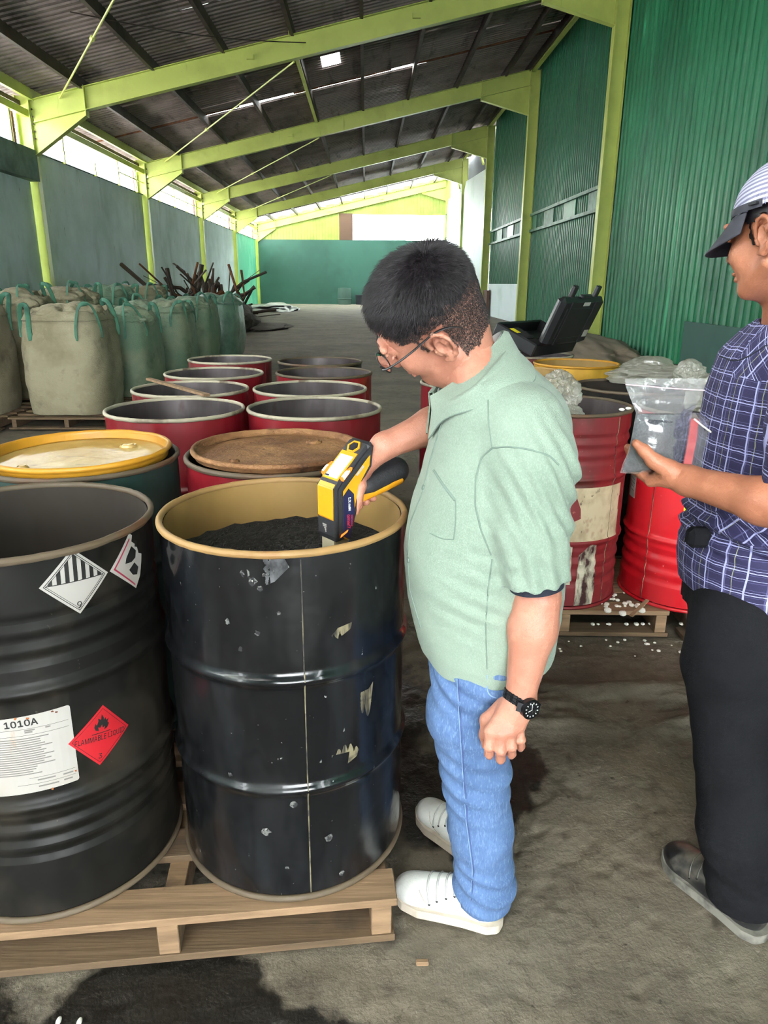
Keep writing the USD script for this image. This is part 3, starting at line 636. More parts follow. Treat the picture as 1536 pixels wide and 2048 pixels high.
decal(NB, 'divider', Polygon([nc-u*hw*.84, nc+u*hw*.84, nc+u*hw*.84+vv*.0015, nc-u*hw*.84+vv*.0015]), 'label_black', off=.0011)
text_on(NB, 'numeral', '9', .015, -46.2, .893+Z, ang9, 'label_black'); decal(NB, 'underline', Polygon([nc+(nq[3]-nc)*.80+u*q*.004+vv*w for q, w in ((-1, 0), (1, 0), (1, .001), (-1, .001))]), 'label_black', off=.0011)
TL = thing('torn_label', None, None, parent=D1); props(TL, 'torn white hazard label, half peeled away')
torn = Polygon([S_(*q) for q in [(-31, .942), (-17.5, 1.006), (-15.5, .998), (-16.5, .985), (-13, .97), (-12, .95), (-9.5, .944), (-10.5, .925), (-12.6, .898), (-15, .885), (-16.7, .875)]])
decal(TL, 'paper', torn, 'label_white')
decal(TL, 'edge_line', Polygon([S_(*q) for q in [(-29, .942), (-18, .995), (-17.7, .992), (-28, .942), (-17, .886), (-17.2, .883)]]), 'label_pink', off=.0011)
for q in ([(-21, .955), (-17, .975), (-14, .96), (-15, .945), (-18, .94), (-22, .943)], [(-20, .925), (-16, .935), (-13.5, .92), (-15, .905), (-18, .91)], [(-14, .985), (-12.6, .98), (-13, .966), (-14.6, .97)]):
    decal(TL, 'burnt_print', Polygon([S_(*w) for w in q]), 'label_black', off=.0011)
FL = thing('flammable_label', None, None, parent=D1); props(FL, 'red diamond flammable liquid label')
fq = np.array([S_(*q) for q in [(-58.4, .585), (-42.1, .647), (-30.9, .566), (-46.85, .505)]]); fc = fq.mean(0)
decal(FL, 'diamond', Polygon(fq), 'label_red', off=.0012)
decal(FL, 'border', ring_poly(fq, fc, .90, .885), 'label_black', off=.0017)
fu = (fq[2]-fq[0])/np.linalg.norm(fq[2]-fq[0]); fv = np.array([-fu[1], fu[0]]); fa = math.atan2(fu[1], fu[0])
flame = np.array([(-.5, .0), (-.62, .3), (-.5, .62), (-.4, .42), (-.28, .75), (-.3, 1.05), (-.05, .85), (.0, 1.35), (.18, 1.0), (.2, .75), (.34, .98), (.42, .68), (.62, .85), (.52, .5), (.66, .35), (.5, .0), (.25, -.12), (.32, .2), (.12, .1), (.05, .42), (-.1, .15), (-.3, .25), (-.22, -.1)])
fp = lambda a: [tuple(fc+fu*q[0]*.026+fv*(q[1]*.026+.016)) for q in a]
decal(FL, 'flame', Polygon(fp(flame)).buffer(0), 'label_black', off=.0017)
decal(FL, 'flame_bar', Polygon([tuple(fc+fu*a*.021+fv*b) for a, b in ((-1, .008), (1, .008), (1, .0065), (-1, .0065))]), 'label_black', off=.0017)
tc = fc-fv*.004
text_on(FL, 'lettering', 'FLAMMABLE LIQUID', .0125, math.degrees(tc[0]/RB), tc[1], fa, 'label_black', off=.0017, sx=.66)
tc = fc+(fq[3]-fc)*.68
text_on(FL, 'numeral', '3', .012, math.degrees(tc[0]/RB), tc[1], fa, 'label_black', off=.0017)
WL = thing('paper_label', None, None, parent=D1); props(WL, 'large white printed product label with rust spots')
wq = Polygon([S_(*q) for q in [(-101, .668), (-55.6, .677), (-56.0, .49), (-101, .484)]]).buffer(-.006).buffer(.006)
decal(WL, 'paper', wq, 'label_white')
text_on(WL, 'code', '1010A', .0145, -81.6, .650+Z, .02, 'label_black', center=False, bold=True)
for z, a, b in ((.643, -98, -57), (.628, -98, -57), (.523, -75, -57), (.508, -80, -57)): decal(WL, 'rule', Polygon([S_(a, z), S_(b, z), S_(b, z+.0007), S_(a, z+.0007)]), 'print_grey', off=.0011)
for i in range(17):
    z = .620-.0054*i; x = -98; end = -66+rr.uniform(-3, 2)+(-5 if i > 12 else 0)
    decal(WL, 'text_line', Polygon([S_(x, z), S_(end, z), S_(end, z+.0021), S_(x, z+.0021)]), 'print_grey', off=.0011)
for a, b, z in ((-72, -65, .515), (-72, -64, .499), (-62, -58, .514), (-62, -58.5, .500), (-74, -70, .638), (-74, -71, .6335), (-66, -64, .638)):
    decal(WL, 'text_line', Polygon([S_(a, z), S_(b, z), S_(b, z+.003), S_(a, z+.003)]), 'print_grey', off=.0011)
mat('rust_spot', lin(150, 84, 40), .8, layers=[(lin(90, 44, 24), 60, .5, .6)])
for a, z in ((-76.5, .671), (-72, .668), (-62.5, .672), (-61, .668), (-67, .487), (-57, .515)): decal(WL, 'rust_spot', Polygon([S_(a+math.degrees(.0035/RB)*rr.uniform(.5, 1)*math.cos(q), z+.0035*rr.uniform(.4, 1)*math.sin(q)) for q in np.arange(9)*.698]), 'rust_spot', off=.0012)

D2 = drum('steel_drum', 'dark green drum under the loose yellow lid', -.872, 2.155, 'drum_green', 'dark_rim', 'rust_lining', group='drums on the front pallet', seam=2.0)
D3 = drum('steel_drum', 'bright red drum under the rusty brown lid', -.275, 2.20, 'drum_red', 'dark_rim', 'rust_lining', group='drums on the front pallet', seam=2.0)
def lid(name, label, x, y, z, rimm, panm, r=.276, tilt=(0, 0), depth=.022):
    t = thing(name, label, 'drum lid', (x, y, z), (tilt[0], tilt[1], 0))
    a = np.linspace(-1.2, 3.6, 12)
    edge = [(r-.03, -depth+.003), (r-.022, -depth+.004), (r-.016, -.004)]+[(r-.008+.008*math.cos(q), .0+.008*math.sin(q)) for q in np.linspace(math.pi, -.9, 9)]+[(r-.010, -.012), (r-.014, -depth-.006), (r-.05, -depth-.010)]
    obj('lid_rim', displace(lathe(edge[::-1], 110), lambda v, N: .003*(meshkit.noise(v*30, 3)-.5)), rimm, t, smooth=50)
    pan = [(0, -depth), (r*.3, -depth+.001), (r*.62, -depth), (r*.70, -depth+.004), (r*.76, -depth+.001), (r-.028, -depth+.002), (r-.028, -depth-.006), (0, -depth-.008)]
    obj('lid_pan', displace(lathe(pan[::-1], 110), lambda v, N: .004*(meshkit.fbm(v*12, 3, 6)-.5)), panm, t, smooth=50)
    for q, bx, br in ((0, .17, .024), (1, -.19, .014)):
        obj('bung', lathe([(0, .007), (br*.6, .008), (br*.8, .004), (br, .006), (br+.003, 0), (br+.002, -.004), (0, -.004)][::-1], 28).apply_translation([bx*.6, bx*.75, -depth+.002]), panm, t, smooth=40)
    return t
lid('drum_lid', 'loose yellow drum lid with a worn cream pan, on the dark green drum', -.872, 2.155, 1.036, 'lid_yellow', 'lid_yellow_pan', tilt=(.5, -.4), r=.268)
lid('drum_lid', 'rusty brown drum lid lying on the bright red drum', -.275, 2.20, 1.034, 'lid_rust_pan', 'lid_rust_pan', depth=.014, r=.270)

reds = [(-.808, 3.035, 'open red drum with chipped cream rim, left of the nearest open pair'), (-.222, 3.075, 'open red drum with shiny grey inside, right of the nearest open pair'),
        (-.885, 3.64, 'open red drum with a wooden stick across its rim'), (-.285, 3.665, 'open red drum, right of the one with the stick, brighter red outside'),
        (-.90, 4.30, 'open red drum on the left, third row of the open drums'), (-.252, 4.35, 'open red drum with a dirt-crusted rim, right side of the third open row'),
        (-.95, 5.10, 'open dark red drum at the far left end of the double row'), (-.315, 4.99, 'open black drum at the far right end of the double row'),
        (.585, 3.92, 'red drum standing apart behind the man in the green shirt')]
for i, (x, y, lab) in enumerate(reds):
    sh = {7: 'black_worn', 6: 'drum_red_old'}.get(i, 'drum_red')
    d = drum('steel_drum', lab, x, y, sh, {7: 'dark_rim', 5: 'dark_rim'}.get(i, 'bare_rim'), 'grey_lining', fill=[.72, .70, .5, .6, .45, .6, .5, .6, .5][i], fill_mat='dirty_oil', rot=37.*i, group='open drums in two rows', seam=[1.0, .3, 2.5, 1.0, 2, 2, 2, 2, 2][i])
for i, (x, y) in enumerate(((-.808, 3.035), (-.222, 3.075))):   # inner weld seam seen as a dark line
    pass
# right-hand drums
BR = [(.655, .80, 3), (.10, .28, 3)]
E1 = drum('steel_drum', 'old red drum with a faded cream band and a red diamond', .895, 3.165, 'drum_red_old', 'dark_rim', 'grey_lining', beads=BR, fill=.70, fill_mat='white_powder', group='drums on the right pallet', seam=math.radians(-54), hoops=(.315, .60))
pf1 = drum_profile(BR, (.315, .60))
decal(E1, 'paint_band', [(-185, .325), (-40, .325), (-40, .565), (-185, .565)], 'faded_band', prof=pf1)
decal(E1, 'diamond', [(-97+q*8, .455+w*.085) for q, w in ((-1, 0), (-.2, .8), (.7, 1), (1.4, .2), (1.5, -.3), (.6, -.5), (0, -1))], 'label_dark_red', off=.0012)
text_on(E1, 'letter', 'P', .062, -37, .475, 0, 'drum_red_old', off=.0012)
decal(E1, 'drip_stain', [(-84, .02), (-66, .02), (-64, .12), (-67, .30), (-73, .31), (-83, .26)], 'drip_white', off=.0008, prof=pf1)
decal(E1, 'drip_stain', [(-98, .12), (-89, .12), (-90, .30), (-97, .31)], 'drip_white', off=.0008, prof=pf1)
E2 = drum('steel_drum', 'bright red drum behind the hand-held sample bag', 1.505, 3.11, 'drum_red_bright', 'dark_rim', 'grey_lining', beads=[(.10, .28, 3), (.67, .80, 2)], fill=.72, fill_mat='white_powder', group='drums on the right pallet', seam=math.radians(-150), hoops=(.315, .60))
decal(E2, 'paper_label', [(168, .62), (184, .61), (185, .46), (170, .46)], 'label_white', label='white paper label')
for i in range(7): decal(E2, 'text_line', [(171.5, .60-.017*i), (182.5, .592-.017*i), (182.5, .595-.017*i), (171.5, .603-.017*i)], 'print_grey', off=.0012)
decal(E2, 'yellow_label', [(-122, .435), (-104, .45), (-104, .50), (-122, .49)], 'label_yellow', label='small yellow label')
drum('steel_drum', 'dark open drum behind the old red banded drum', 1.40, 3.78, 'black_worn', 'dark_rim', 'rust_lining', group='drums on the right pallet', fill=.6, fill_mat='dirty_oil')
drum('steel_drum', 'yellow drum half hidden behind the man and the dark open drum', .95, 4.42, 'drum_yellow', 'tan_rim', 'tan_lining', group='drums on the right pallet', fill=.6)
drum('steel_drum', 'open drum with a yellow rim in front of the black case', 1.44, 4.93, 'drum_yellow', 'lid_yellow', 'tan_lining', group='drums on the right pallet', fill=.6)
drum('steel_drum', 'drum carrying the open black case', 1.30, 5.56, 'drum_red_old', 'bare_rim', 'grey_lining', group='drums on the right pallet')
drum('steel_drum', 'drum under the grey film behind the plaid shirt', 2.05, 3.85, 'drum_red_old', 'bare_rim', 'grey_lining', group='drums on the right pallet')

# ------------------------------------------------------------------ pallets
mat('pallet_wood', lin(142, 113, 86), .85, layers=[(lin(112, 88, 65), (2, 30, 30), .4, .66, 5), (lin(104, 80, 58), (1.5, 12, 12), .58, .72, 5, .8), (lin(70, 54, 40), 7, .62, .74, 4, .7)], bump=((3, 60, 60), .002))
mat('pallet_wood_dirty', lin(104, 82, 60), .85, layers=[(lin(84, 66, 48), (2, 24, 24), .4, .66, 5), (lin(50, 40, 32), 5, .55, .72, 5, .8)], bump=((3, 60, 60), .002))
def pallet(label, loc, rz, W, D, decks=7, wood='pallet_wood', mid='pallet_wood_dirty', strs=(.04, .5, .93), group='wooden pallets'):
    """loc = front left corner on the floor; W along x, D along y"""
    t = thing('wooden_pallet', label, 'pallet', loc, (0, 0, rz), group)
    rg = random.Random(label); bw = .10
    for i in range(decks):
        y = i*(D-bw)/(decks-1)
        m = cbox(W*rg.uniform(.995, 1.0), bw*rg.uniform(.94, 1.0), .021, .002); m.apply_translation([W/2+rg.uniform(-.006, .006), y+bw/2, .1295])
        obj('deck_board', m, wood if i != 1 else mid, t)
    for s in strs:
        m = cbox(.048, D*.995, .084, .002); m.apply_translation([s*W+.02, D/2, .0768]); obj('stringer', m, wood, t)
    for y in (0, D/2-bw/2, D-bw):
        m = cbox(W*rg.uniform(.99, 1.0), bw, .02, .002); m.apply_translation([W/2, y+bw/2, .024]); obj('bottom_board', m, mid, t)
    return t
def put_pallet(label, right_front, rz, W, D, **k):
    c, s = math.cos(math.radians(rz)), math.sin(math.radians(rz))
    return pallet(label, (right_front[0]-W*c, right_front[1]-W*s, 0), rz, W, D, **k)
put_pallet('pale wooden pallet under the nearest black drums', (.075, 1.322), 5.1, 1.32, 1.25, strs=(.10, .58, .955), group=None)
pallet('dirty pallet under the nearest row of open red drums', (-1.14, 2.70, 0), 0, 1.24, 1.15, wood='pallet_wood_dirty')
pallet('dirty pallet under the farther open drums', (-1.25, 4.0, 0), 0, 1.26, 1.40, wood='pallet_wood_dirty')
pallet('small dirty pallet under the lone red drum behind the man', (.28, 3.63, 0), 0, .62, .60, wood='pallet_wood_dirty', decks=5)
put_pallet('white-crumbed pallet under the old red banded drum', (1.36, 2.86), -2.0, .98, .72, strs=(.04, .5, .94))
pallet('splintered pallet under the bright red drum', (1.41, 2.82, 0), -2, 1.05, 1.4, wood='pallet_wood_dirty')
pallet('pallet under the yellow drums and black case', (.70, 4.27, 0), 0, 1.1, 1.62, wood='pallet_wood_dirty')
# crumbs of white material on the right pallet and floor
rg = np.random.default_rng(3); parts = []
def crumb(p, s):
    m = trimesh.creation.icosphere(1, s); m.vertices = m.vertices*np.array([1, 1, .55])*(1+.5*(meshkit.noise(m.vertices*60+p, 2)[:, None]-.5)); m.apply_translation(p); return m
for i in range(70):
    x = 1.05+abs(rg.normal(0, .16)); y = 2.93+abs(rg.normal(0, .07))
    if i % 3 == 0: parts.append(crumb(np.array([rg.uniform(.75, 1.5), rg.uniform(2.70, 2.86), floor_z(1.2, 2.75)+.004]), rg.uniform(.004, .010)))
    elif x < 1.34: parts.append(crumb(np.array([x, y-.03, .145]), rg.uniform(.005, .013)))
    if i % 4 == 0: parts.append(crumb(np.array([rg.uniform(1.0, 1.7), 2.93, .045]), rg.uniform(.006, .014)))
obj('white_crumbs', cat_(parts), 'white_powder', label='white crumbs scattered on the right pallet and floor', cat='crumbs', kind='stuff')
for i, (px, py) in enumerate(((1215, 1222), (1245, 1228), (1283, 1222))):
    p = atz(px, py, .15); obj('white_lump', crumb(p+np.array([0, 0, .004]), .018), 'white_powder', label=['flat white lump on the pallet, leftmost of three beside the old red drum', 'flat white lump on the pallet, middle of three beside the old red drum', 'flat white lump on the pallet, rightmost of three near the splinter'][i], cat='lump', group='white lumps on the right pallet')
a, b = atz(1262, 1232, .16), atz(1295, 1200, .20)
obj('wood_splinter', bar(a, b, .016, .006), 'pallet_wood', label='pale wood splinter sticking up from the right pallet', cat='splinter')
for i, (px, py, Y) in enumerate(((1243, 823, 2.97), (1256, 822, 3.0), (1423, 829, 2.86))):
    p = at(px, py, Y); p[2] = 1.026
    obj('white_lump', crumb(p, .012), 'white_powder', label=['white crumb on the rim of the old red drum, left of two', 'white crumb on the rim of the old red drum, right of two', 'white crumb on the rim of the bright red drum'][i], cat='lump', group='white crumbs on drum rims')
# stick on the rims
s0, s1 = np.array([-1.17, 3.90, 1.028]), np.array([-.735, 3.325, 1.028])
obj('wooden_stick', bar(s0, s1, .028, .012), 'pallet_wood', label='pale wooden stick laid across open red drum rims', cat='stick')
mat('bright_pebble', lin(225, 222, 214), .6)
for i, (px, py) in enumerate(((117, 2040), (158, 2040))):
    p = atz(px, py, .0); m = trimesh.creation.icosphere(2, .008); m.apply_scale([.7, 1.3, .6]); m.apply_translation([p[0], p[1], floor_z(p[0], p[1])+.003])
    obj('white_pebble', m, 'bright_pebble', label='white pebble on the oily floor, %s of the pair in the near corner' % ('left', 'right')[i], cat='pebble', group='white pebbles near the pallet')
p = atz(845, 1922, 0); m = cbox(.03, .012, .012, .002); m.apply_translation([p[0], p[1], floor_z(p[0], p[1])+.006]); obj('wood_chip', m, 'pallet_wood', label='pale little wood chip on the dirt floor', cat='chip')
p = atz(1196, 1900, 0)
# ------------------------------------------------------------------ people
import manifold3d as m3
mat('skin_light', lin(174, 118, 98), .5, layers=[(lin(160, 101, 83), 12, .45, .7), (lin(184, 129, 108), 30, .55, .75)], bump=(260, .0008))
mat('skin_brown', lin(166, 106, 80), .48, layers=[(lin(146, 88, 64), 10, .45, .7), (lin(180, 120, 92), 30, .55, .75)], bump=(260, .0008))
mat('black_hair', lin(21, 17, 21), .36, layers=[(lin(40, 34, 38), 60, .5, .7)])
mat('grey_fuzz', lin(56, 46, 43), .7, layers=[(lin(150, 108, 92), 420, .47, .56, 2, .75)]); mat('hair_sheen', lin(62, 54, 60), .35); mat('hair_base', lin(14, 11, 13), .6, spec=.3, layers=[(lin(44, 38, 42), 240, .5, .6, 2, .6)])
mat('sage_knit', lin(128, 143, 130), .85, sheen=.1, layers=[(lin(118, 134, 121), 3, .4, .65), (lin(138, 154, 141), (420, 420, 300), .48, .60, 2, .5)], bump=((500, 500, 330), .0012, 2), bump2=(30, .002, 3))
mat('sage_seam', lin(104, 120, 111), .85)
mat('navy_cotton', lin(26, 30, 44), .85, bump=(300, .001))
mat('white_cotton', lin(220, 224, 226), .8)
mat('denim', lin(82, 108, 150), .85, layers=[(lin(66, 91, 132), (9, 9, 2.5), .42, .65), (lin(112, 138, 174), (260, 260, 50), .52, .64, 3, .5), (lin(58, 84, 130), (340, 340, 80), .56, .66, 3, .45)], bump=((400, 400, 120), .0012), bump2=((16, 16, 22), .006, 3))
mat('denim_thread', lin(66, 82, 130), .8)
mat('denim_pale', lin(118, 146, 186), .8)
mat('shoe_white', lin(226, 227, 224), .42, layers=[(lin(208, 208, 204), 9, .5, .7)], bump=(160, .0008))
mat('shoe_sole', lin(186, 174, 160), .7, layers=[(lin(160, 146, 130), 12, .5, .7)])
mat('lace_grey', lin(170, 170, 168), .8)
mat('steel_watch', lin(60, 60, 64), .25, metal=.9)
mat('black_steel', lin(30, 30, 33), .3, metal=.7)
mat('watch_dial', lin(16, 18, 22), .2)
mat('lume', lin(226, 230, 226), .4)
mat('black_plastic', lin(24, 24, 27), .38)
MATS['lens_glass'] = usdkit.material(stage, '/World/Looks/lens_glass', {'t': ('transparent_bsdf', {'color': (.95, .96, .96)}), 'g': ('glossy_bsdf', {'roughness': .03, 'color': (1, 1, 1)}), 'f': ('fresnel', {'IOR': 1.5}), 'm': ('mix_closure', {})}, [('f.fac', 'm.fac'), ('t.BSDF', 'm.closure1'), ('g.BSDF', 'm.closure2')], surface='m.closure')
A3 = lambda *q: np.array(q, float)
def sphere_pts(pts): return [np.asarray(p, float) for p in pts]
def hit(mesh, pxs, off=.0):
    """points where those lines of sight meet the mesh, with normals"""
    d = np.array([CF+(x-768)/FPX*CR+(1024-y)/FPX*CU for x, y in pxs]); d /= np.linalg.norm(d, axis=1, keepdims=True)
    loc, ri, ti = mesh.ray.intersects_location(np.tile(CP, (len(d), 1)), d, multiple_hits=False)
    o = np.argsort(ri); loc, ti = loc[o], ti[o]; n = mesh.face_normals[ti]
    n = np.where((n*d[ri[o]]).sum(1, keepdims=True) > 0, -n, n)
    return loc+n*off, n
def dense(pxs, step=6):
    out = []
    for a, b in zip(pxs[:-1], pxs[1:]):
        k = max(2, int(np.hypot(b[0]-a[0], b[1]-a[1])/step)); out += [(a[0]+(b[0]-a[0])*t, a[1]+(b[1]-a[1])*t) for t in np.linspace(0, 1, k, endpoint=False)]
    return out+[pxs[-1]]
def seam_on(mesh, pxs, r, name, material, parent, off=.0, flat=1.0, sides=6):
    p, n = hit(mesh, dense(pxs), off)
    if len(p) < 3: return
    for _ in range(2): p[1:-1] = (p[:-2]+p[1:-1]*2+p[2:])/4
    return obj(name, sweep(p, r, sides, flat=flat), material, parent, smooth=True)
def union(meshes):
    try:
        ms = [m3.Manifold(m3.Mesh(np.asarray(m.vertices, np.float32), np.asarray(m.faces, np.uint32))) for m in meshes]
        if all(q.num_tri() > 0 for q in ms):
            u = ms[0]
            for q in ms[1:]: u = u+q
            if u.num_tri() > 0:
                o = u.simplify(.0003).to_mesh(); return trimesh.Trimesh(o.vert_properties[:, :3], o.tri_verts, process=False)
    except Exception as e: print('union', e)
    print('union fell back'); return cat_(meshes)

def head_blob(O, F, L, U, neck, nr, sc=1.0, h=.0028):
    T = lambda f, l, u: O+sc*(f*F+l*L+u*U); M = np.array([F, L, U])
    pts = [T(*q) for q in np.ndindex(2, 2, 2)]
    ext = .16*sc; lo = np.minimum(O-ext, neck-nr-.02); hi = np.maximum(O+ext, neck+nr+.02)
    b = Blob(lo, hi, h); E = lambda c, r, k=.012, op='add', MM=M: b.ell(T(*c), sc*np.asarray(r), MM, k, op)
    E((-.010, 0, .044), (.098, .077, .084)); E((.048, 0, -.002), (.050, .058, .078), .02); E((.044, 0, -.050), (.050, .047, .046), .02); E((.078, 0, -.086), (.020, .022, .017), .02)
    for s in (-1, 1):
        E((.064, s*.037, -.018), (.028, .024, .028), .02); b.cone(T(-.004, s*.056, -.046), T(.066, s*.02, -.085), .017*sc, .015*sc, .02)
        E((.103, s*.032, .022), (.014, .015, .010), .010, 'cut'); E((.084, s*.032, .021), (.0125, .0135, .0115), .003)
        b.cone(T(.098, s*.045, .026), T(.098, s*.018, .027), .0035*sc, .0035*sc, .004)     # upper lid
        b.cone(T(.093, s*.046, .014), T(.096, s*.02, .012), .003*sc, .003*sc, .005)
        b.cone(T(.094, s*.048, .040), T(.101, s*.014, .041), .007*sc, .008*sc, .010)       # brow
        E((.108, s*.012, -.020), (.009, .008, .008), .006)
    b.cone(T(.098, 0, .034), T(.118, 0, -.016), .007*sc, .011*sc, .010)
    E((.1, 0, -.049), (.009, .022, .0055), .006); E((.098, 0, -.061), (.009, .019, .0065), .006); b.cone(T(.110, -.022, -.0550), T(.110, .022, -.0550), .0022*sc, .0022*sc, .002, 'cut')
    b.cone(T(-.030, 0, -.025), neck, .056*sc, nr, .03)
    for s in (-1, 1):   # ears
        P = lambda f, u, l: T(f-.004, s*l, u)
        hx = [P(.016, .004, .075), P(.014, .020, .079), P(.006, .031, .084), P(-.008, .035, .089), P(-.022, .028, .094), P(-.029, .012, .096), P(-.027, -.006, .094), P(-.018, -.020, .089), P(-.006, -.029, .084), P(.004, -.028, .080)]
        n_ = len(hx); b.chain(hx, [.0040*sc]*(n_-3)+[.0055*sc, .0068*sc, .0055*sc], .003)
        b.cone(P(-.004, .0, .078), P(-.018, .012, .086), .012*sc, .009*sc, .006)
        b.cone(P(-.008, -.018, .080), P(-.004, .012, .080), .010*sc, .010*sc, .006)
        E((-.008, s*.091, .004), (.010, .0075, .014), .003, 'cut'); b.cone(P(-.012, .022, .096), P(-.021, .006, .102), .0035*sc, .0035*sc, .003, 'cut')
        b.cone(P(.010, -.004, .079), P(.006, -.012, .080), .005*sc, .005*sc, .004)
    return b, T

# ---- the man in the sage shirt -------------------------------------------------------------
man = thing('person', 'man in a sage short-sleeved shirt and blue jeans bowing over the drum', 'person')
HO = A3(0.1386, 1.4354, 1.4521); HF = A3(-0.7601, 0.3544, -0.5446); HL = A3(-0.0291, -0.8559, -0.5163); HU = A3(-0.6492, -0.3766, 0.6609)
NECK = A3(.205, 1.462, 1.365)
hb, HT = head_blob(HO, HF, HL, HU, NECK, .062, 1.05)
head = relax(hb.mesh(), 4)

# left arm and hand (hanging, watch)
shL = A3(.305, 1.275, 1.255); elL = at(1076, 1195, 1.262); wrL = at(1040, 1398, 1.245)
mcp = [at(980, 1462, 1.222), at(1001, 1466, 1.216), at(1021, 1461, 1.218), at(1039, 1450, 1.226)]
pip_ = [at(978, 1492, 1.215), at(1001, 1500, 1.208), at(1023, 1492, 1.212), at(1041, 1478, 1.222)]
dip = [at(978, 1507, 1.226), at(1001, 1517, 1.222), at(1023, 1507, 1.225), at(1042, 1492, 1.232)]
tip = [at(979, 1512, 1.242), at(1001, 1521, 1.240), at(1022, 1511, 1.240), at(1041, 1497, 1.244)]
fr = [.0102, .0106, .0100, .0088]
hl = Blob(np.min([*tip, wrL, elL], 0)-.07, np.max([*mcp, wrL, elL, *tip], 0)+.07, .0030)
hl.cone(elL, elL+(wrL-elL)*.30, .046, .0455, .02); hl.cone(elL+(wrL-elL)*.30, wrL, .0455, .0285, .02); hl.cone(wrL, wrL+(mcp[1]-wrL)*.25, .0285, .029, .015)
wv = wrL+(mcp[1]-wrL)*.18
for i in range(4):
    hl.cone(wv+(mcp[i]-mcp[1])*.45, mcp[i], .019, .0128, .014)
    hl.chain([mcp[i], pip_[i], dip[i], tip[i]], [fr[i]*1.1, fr[i]*1.02, fr[i]*.95, fr[i]*.80], .003)
    hl.ell(mcp[i]+A3(0, -.004, .001), (.010, .008, .010), k=.008); hl.ell(pip_[i]+A3(0, -.003, 0), (fr[i]*1.04, fr[i]*1.0, fr[i]*.9), k=.005)
th = [wv+A3(-.022, .020, -.015), at(974, 1440, 1.262), at(970, 1470, 1.262), at(971, 1490, 1.262)]
hl.chain(th, [.018, .0135, .011, .0085], .010)
handL = relax(hl.mesh(), 3)

# right arm, reaching to the analyser's handle
GT, GS, GZ = A3(-.78, -.626, 0), A3(.626, -.78, 0), A3(0, 0, 1)     # gun: dorsal side, near side, up along the snout
GW = .076
G0 = at(673, 1087, 1.50)-GS*GW/2
G = lambda t, s, z: G0+GT*t+GS*s+GZ*z+A3(-.03, .0, 0)*0+GT*(-.02)*(z-.0)*0
HA, HB = G(-.045, 0, .085), G(-.205, 0, .128)        # handle axis
hdir = (HB-HA)/np.linalg.norm(HB-HA)
shR = A3(.255, 1.635, 1.265); elR = at(915, 832, 1.66); wrR = at(768, 892, 1.60)
hr = Blob(np.min([G(-.02, .08, .02), wrR-.06, elR-.07], 0), np.max([G(-.18, -.09, .2), wrR+.06, elR+.07], 0), .0030)
hr.cone(elR, elR+(wrR-elR)*.35, .044, .0425, .02); hr.cone(elR+(wrR-elR)*.35, wrR, .0425, .029, .02)
kn = [HA+hdir*(.022+.021*i)+GS*(-.026)+GZ*.026 for i in range(4)]
palm = HA+hdir*.058+GS*(-.004)+GZ*.042
hr.cone(wrR, palm, .028, .022, .02)
for i in range(4):
    hr.cone(palm, kn[i], .020, .0125, .012)
    c = HA+hdir*(.020+.021*i)
    hr.chain([kn[i], c+GS*(-.032)-GZ*.006, c+GS*(-.012)-GZ*.032, c+GS*(.014)-GZ*.030], [.0115, .0105, .0098, .0085], .003)
hr.chain([palm+GS*.012-hdir*.01, HA+hdir*.030+GS*.030+GZ*.026, HA+hdir*.018+GS*.034-GZ*.002, HA+hdir*.012+GS*.034-GZ*.026], [.017, .0135, .0115, .0092], .008)
handR = relax(hr.mesh(), 3)

# what the clothes hide: torso, upper arms, legs
bd = Blob((.02, 1.10, .05), (.50, 1.85, 1.42), .008)
TORSO = [(.74, .275, 1.46, .150, .180), (.80, .266, 1.46, .160, .188), (.90, .260, 1.46, .172, .197), (.97, .258, 1.46, .1755, .200), (1.08, .262, 1.46, .162, .205), (1.16, .270, 1.46, .149, .208), (1.24, .278, 1.46, .139, .203), (1.30, .270, 1.46, .132, .186), (1.345, .248, 1.46, .114, .158), (1.38, .226, 1.46, .096, .118), (1.41, .208, 1.46, .080, .088), (1.435, .202, 1.46, .062, .066)]
bd.stack([(z, x, y, max(a-.028, .03), max(b-.03, .03)) for z, x, y, a, b in TORSO], .01)
bd.cone(shL, elL, .050, .043, .02); bd.cone(shR, elR, .050, .043, .02); bd.cone(A3(.28, 1.462, 1.30), NECK, .07, .058, .02)
kneL, ankL, kneR, ankR = at(950, 1540, 1.405), A3(.297, 1.398, .085), A3(.262, 1.585, .44), A3(.300, 1.600, .085)
hipL, hipR = A3(.270, 1.365, .80), A3(.270, 1.555, .80)
for a, b_, c in ((hipL, kneL, ankL), (hipR, kneR, ankR)): bd.chain([a, b_, c], [.075, .05, .036], .02)
core = bd.mesh()
body = union([core, head, handL, handR])
obj('body', body, 'skin_light', man, smooth=True)

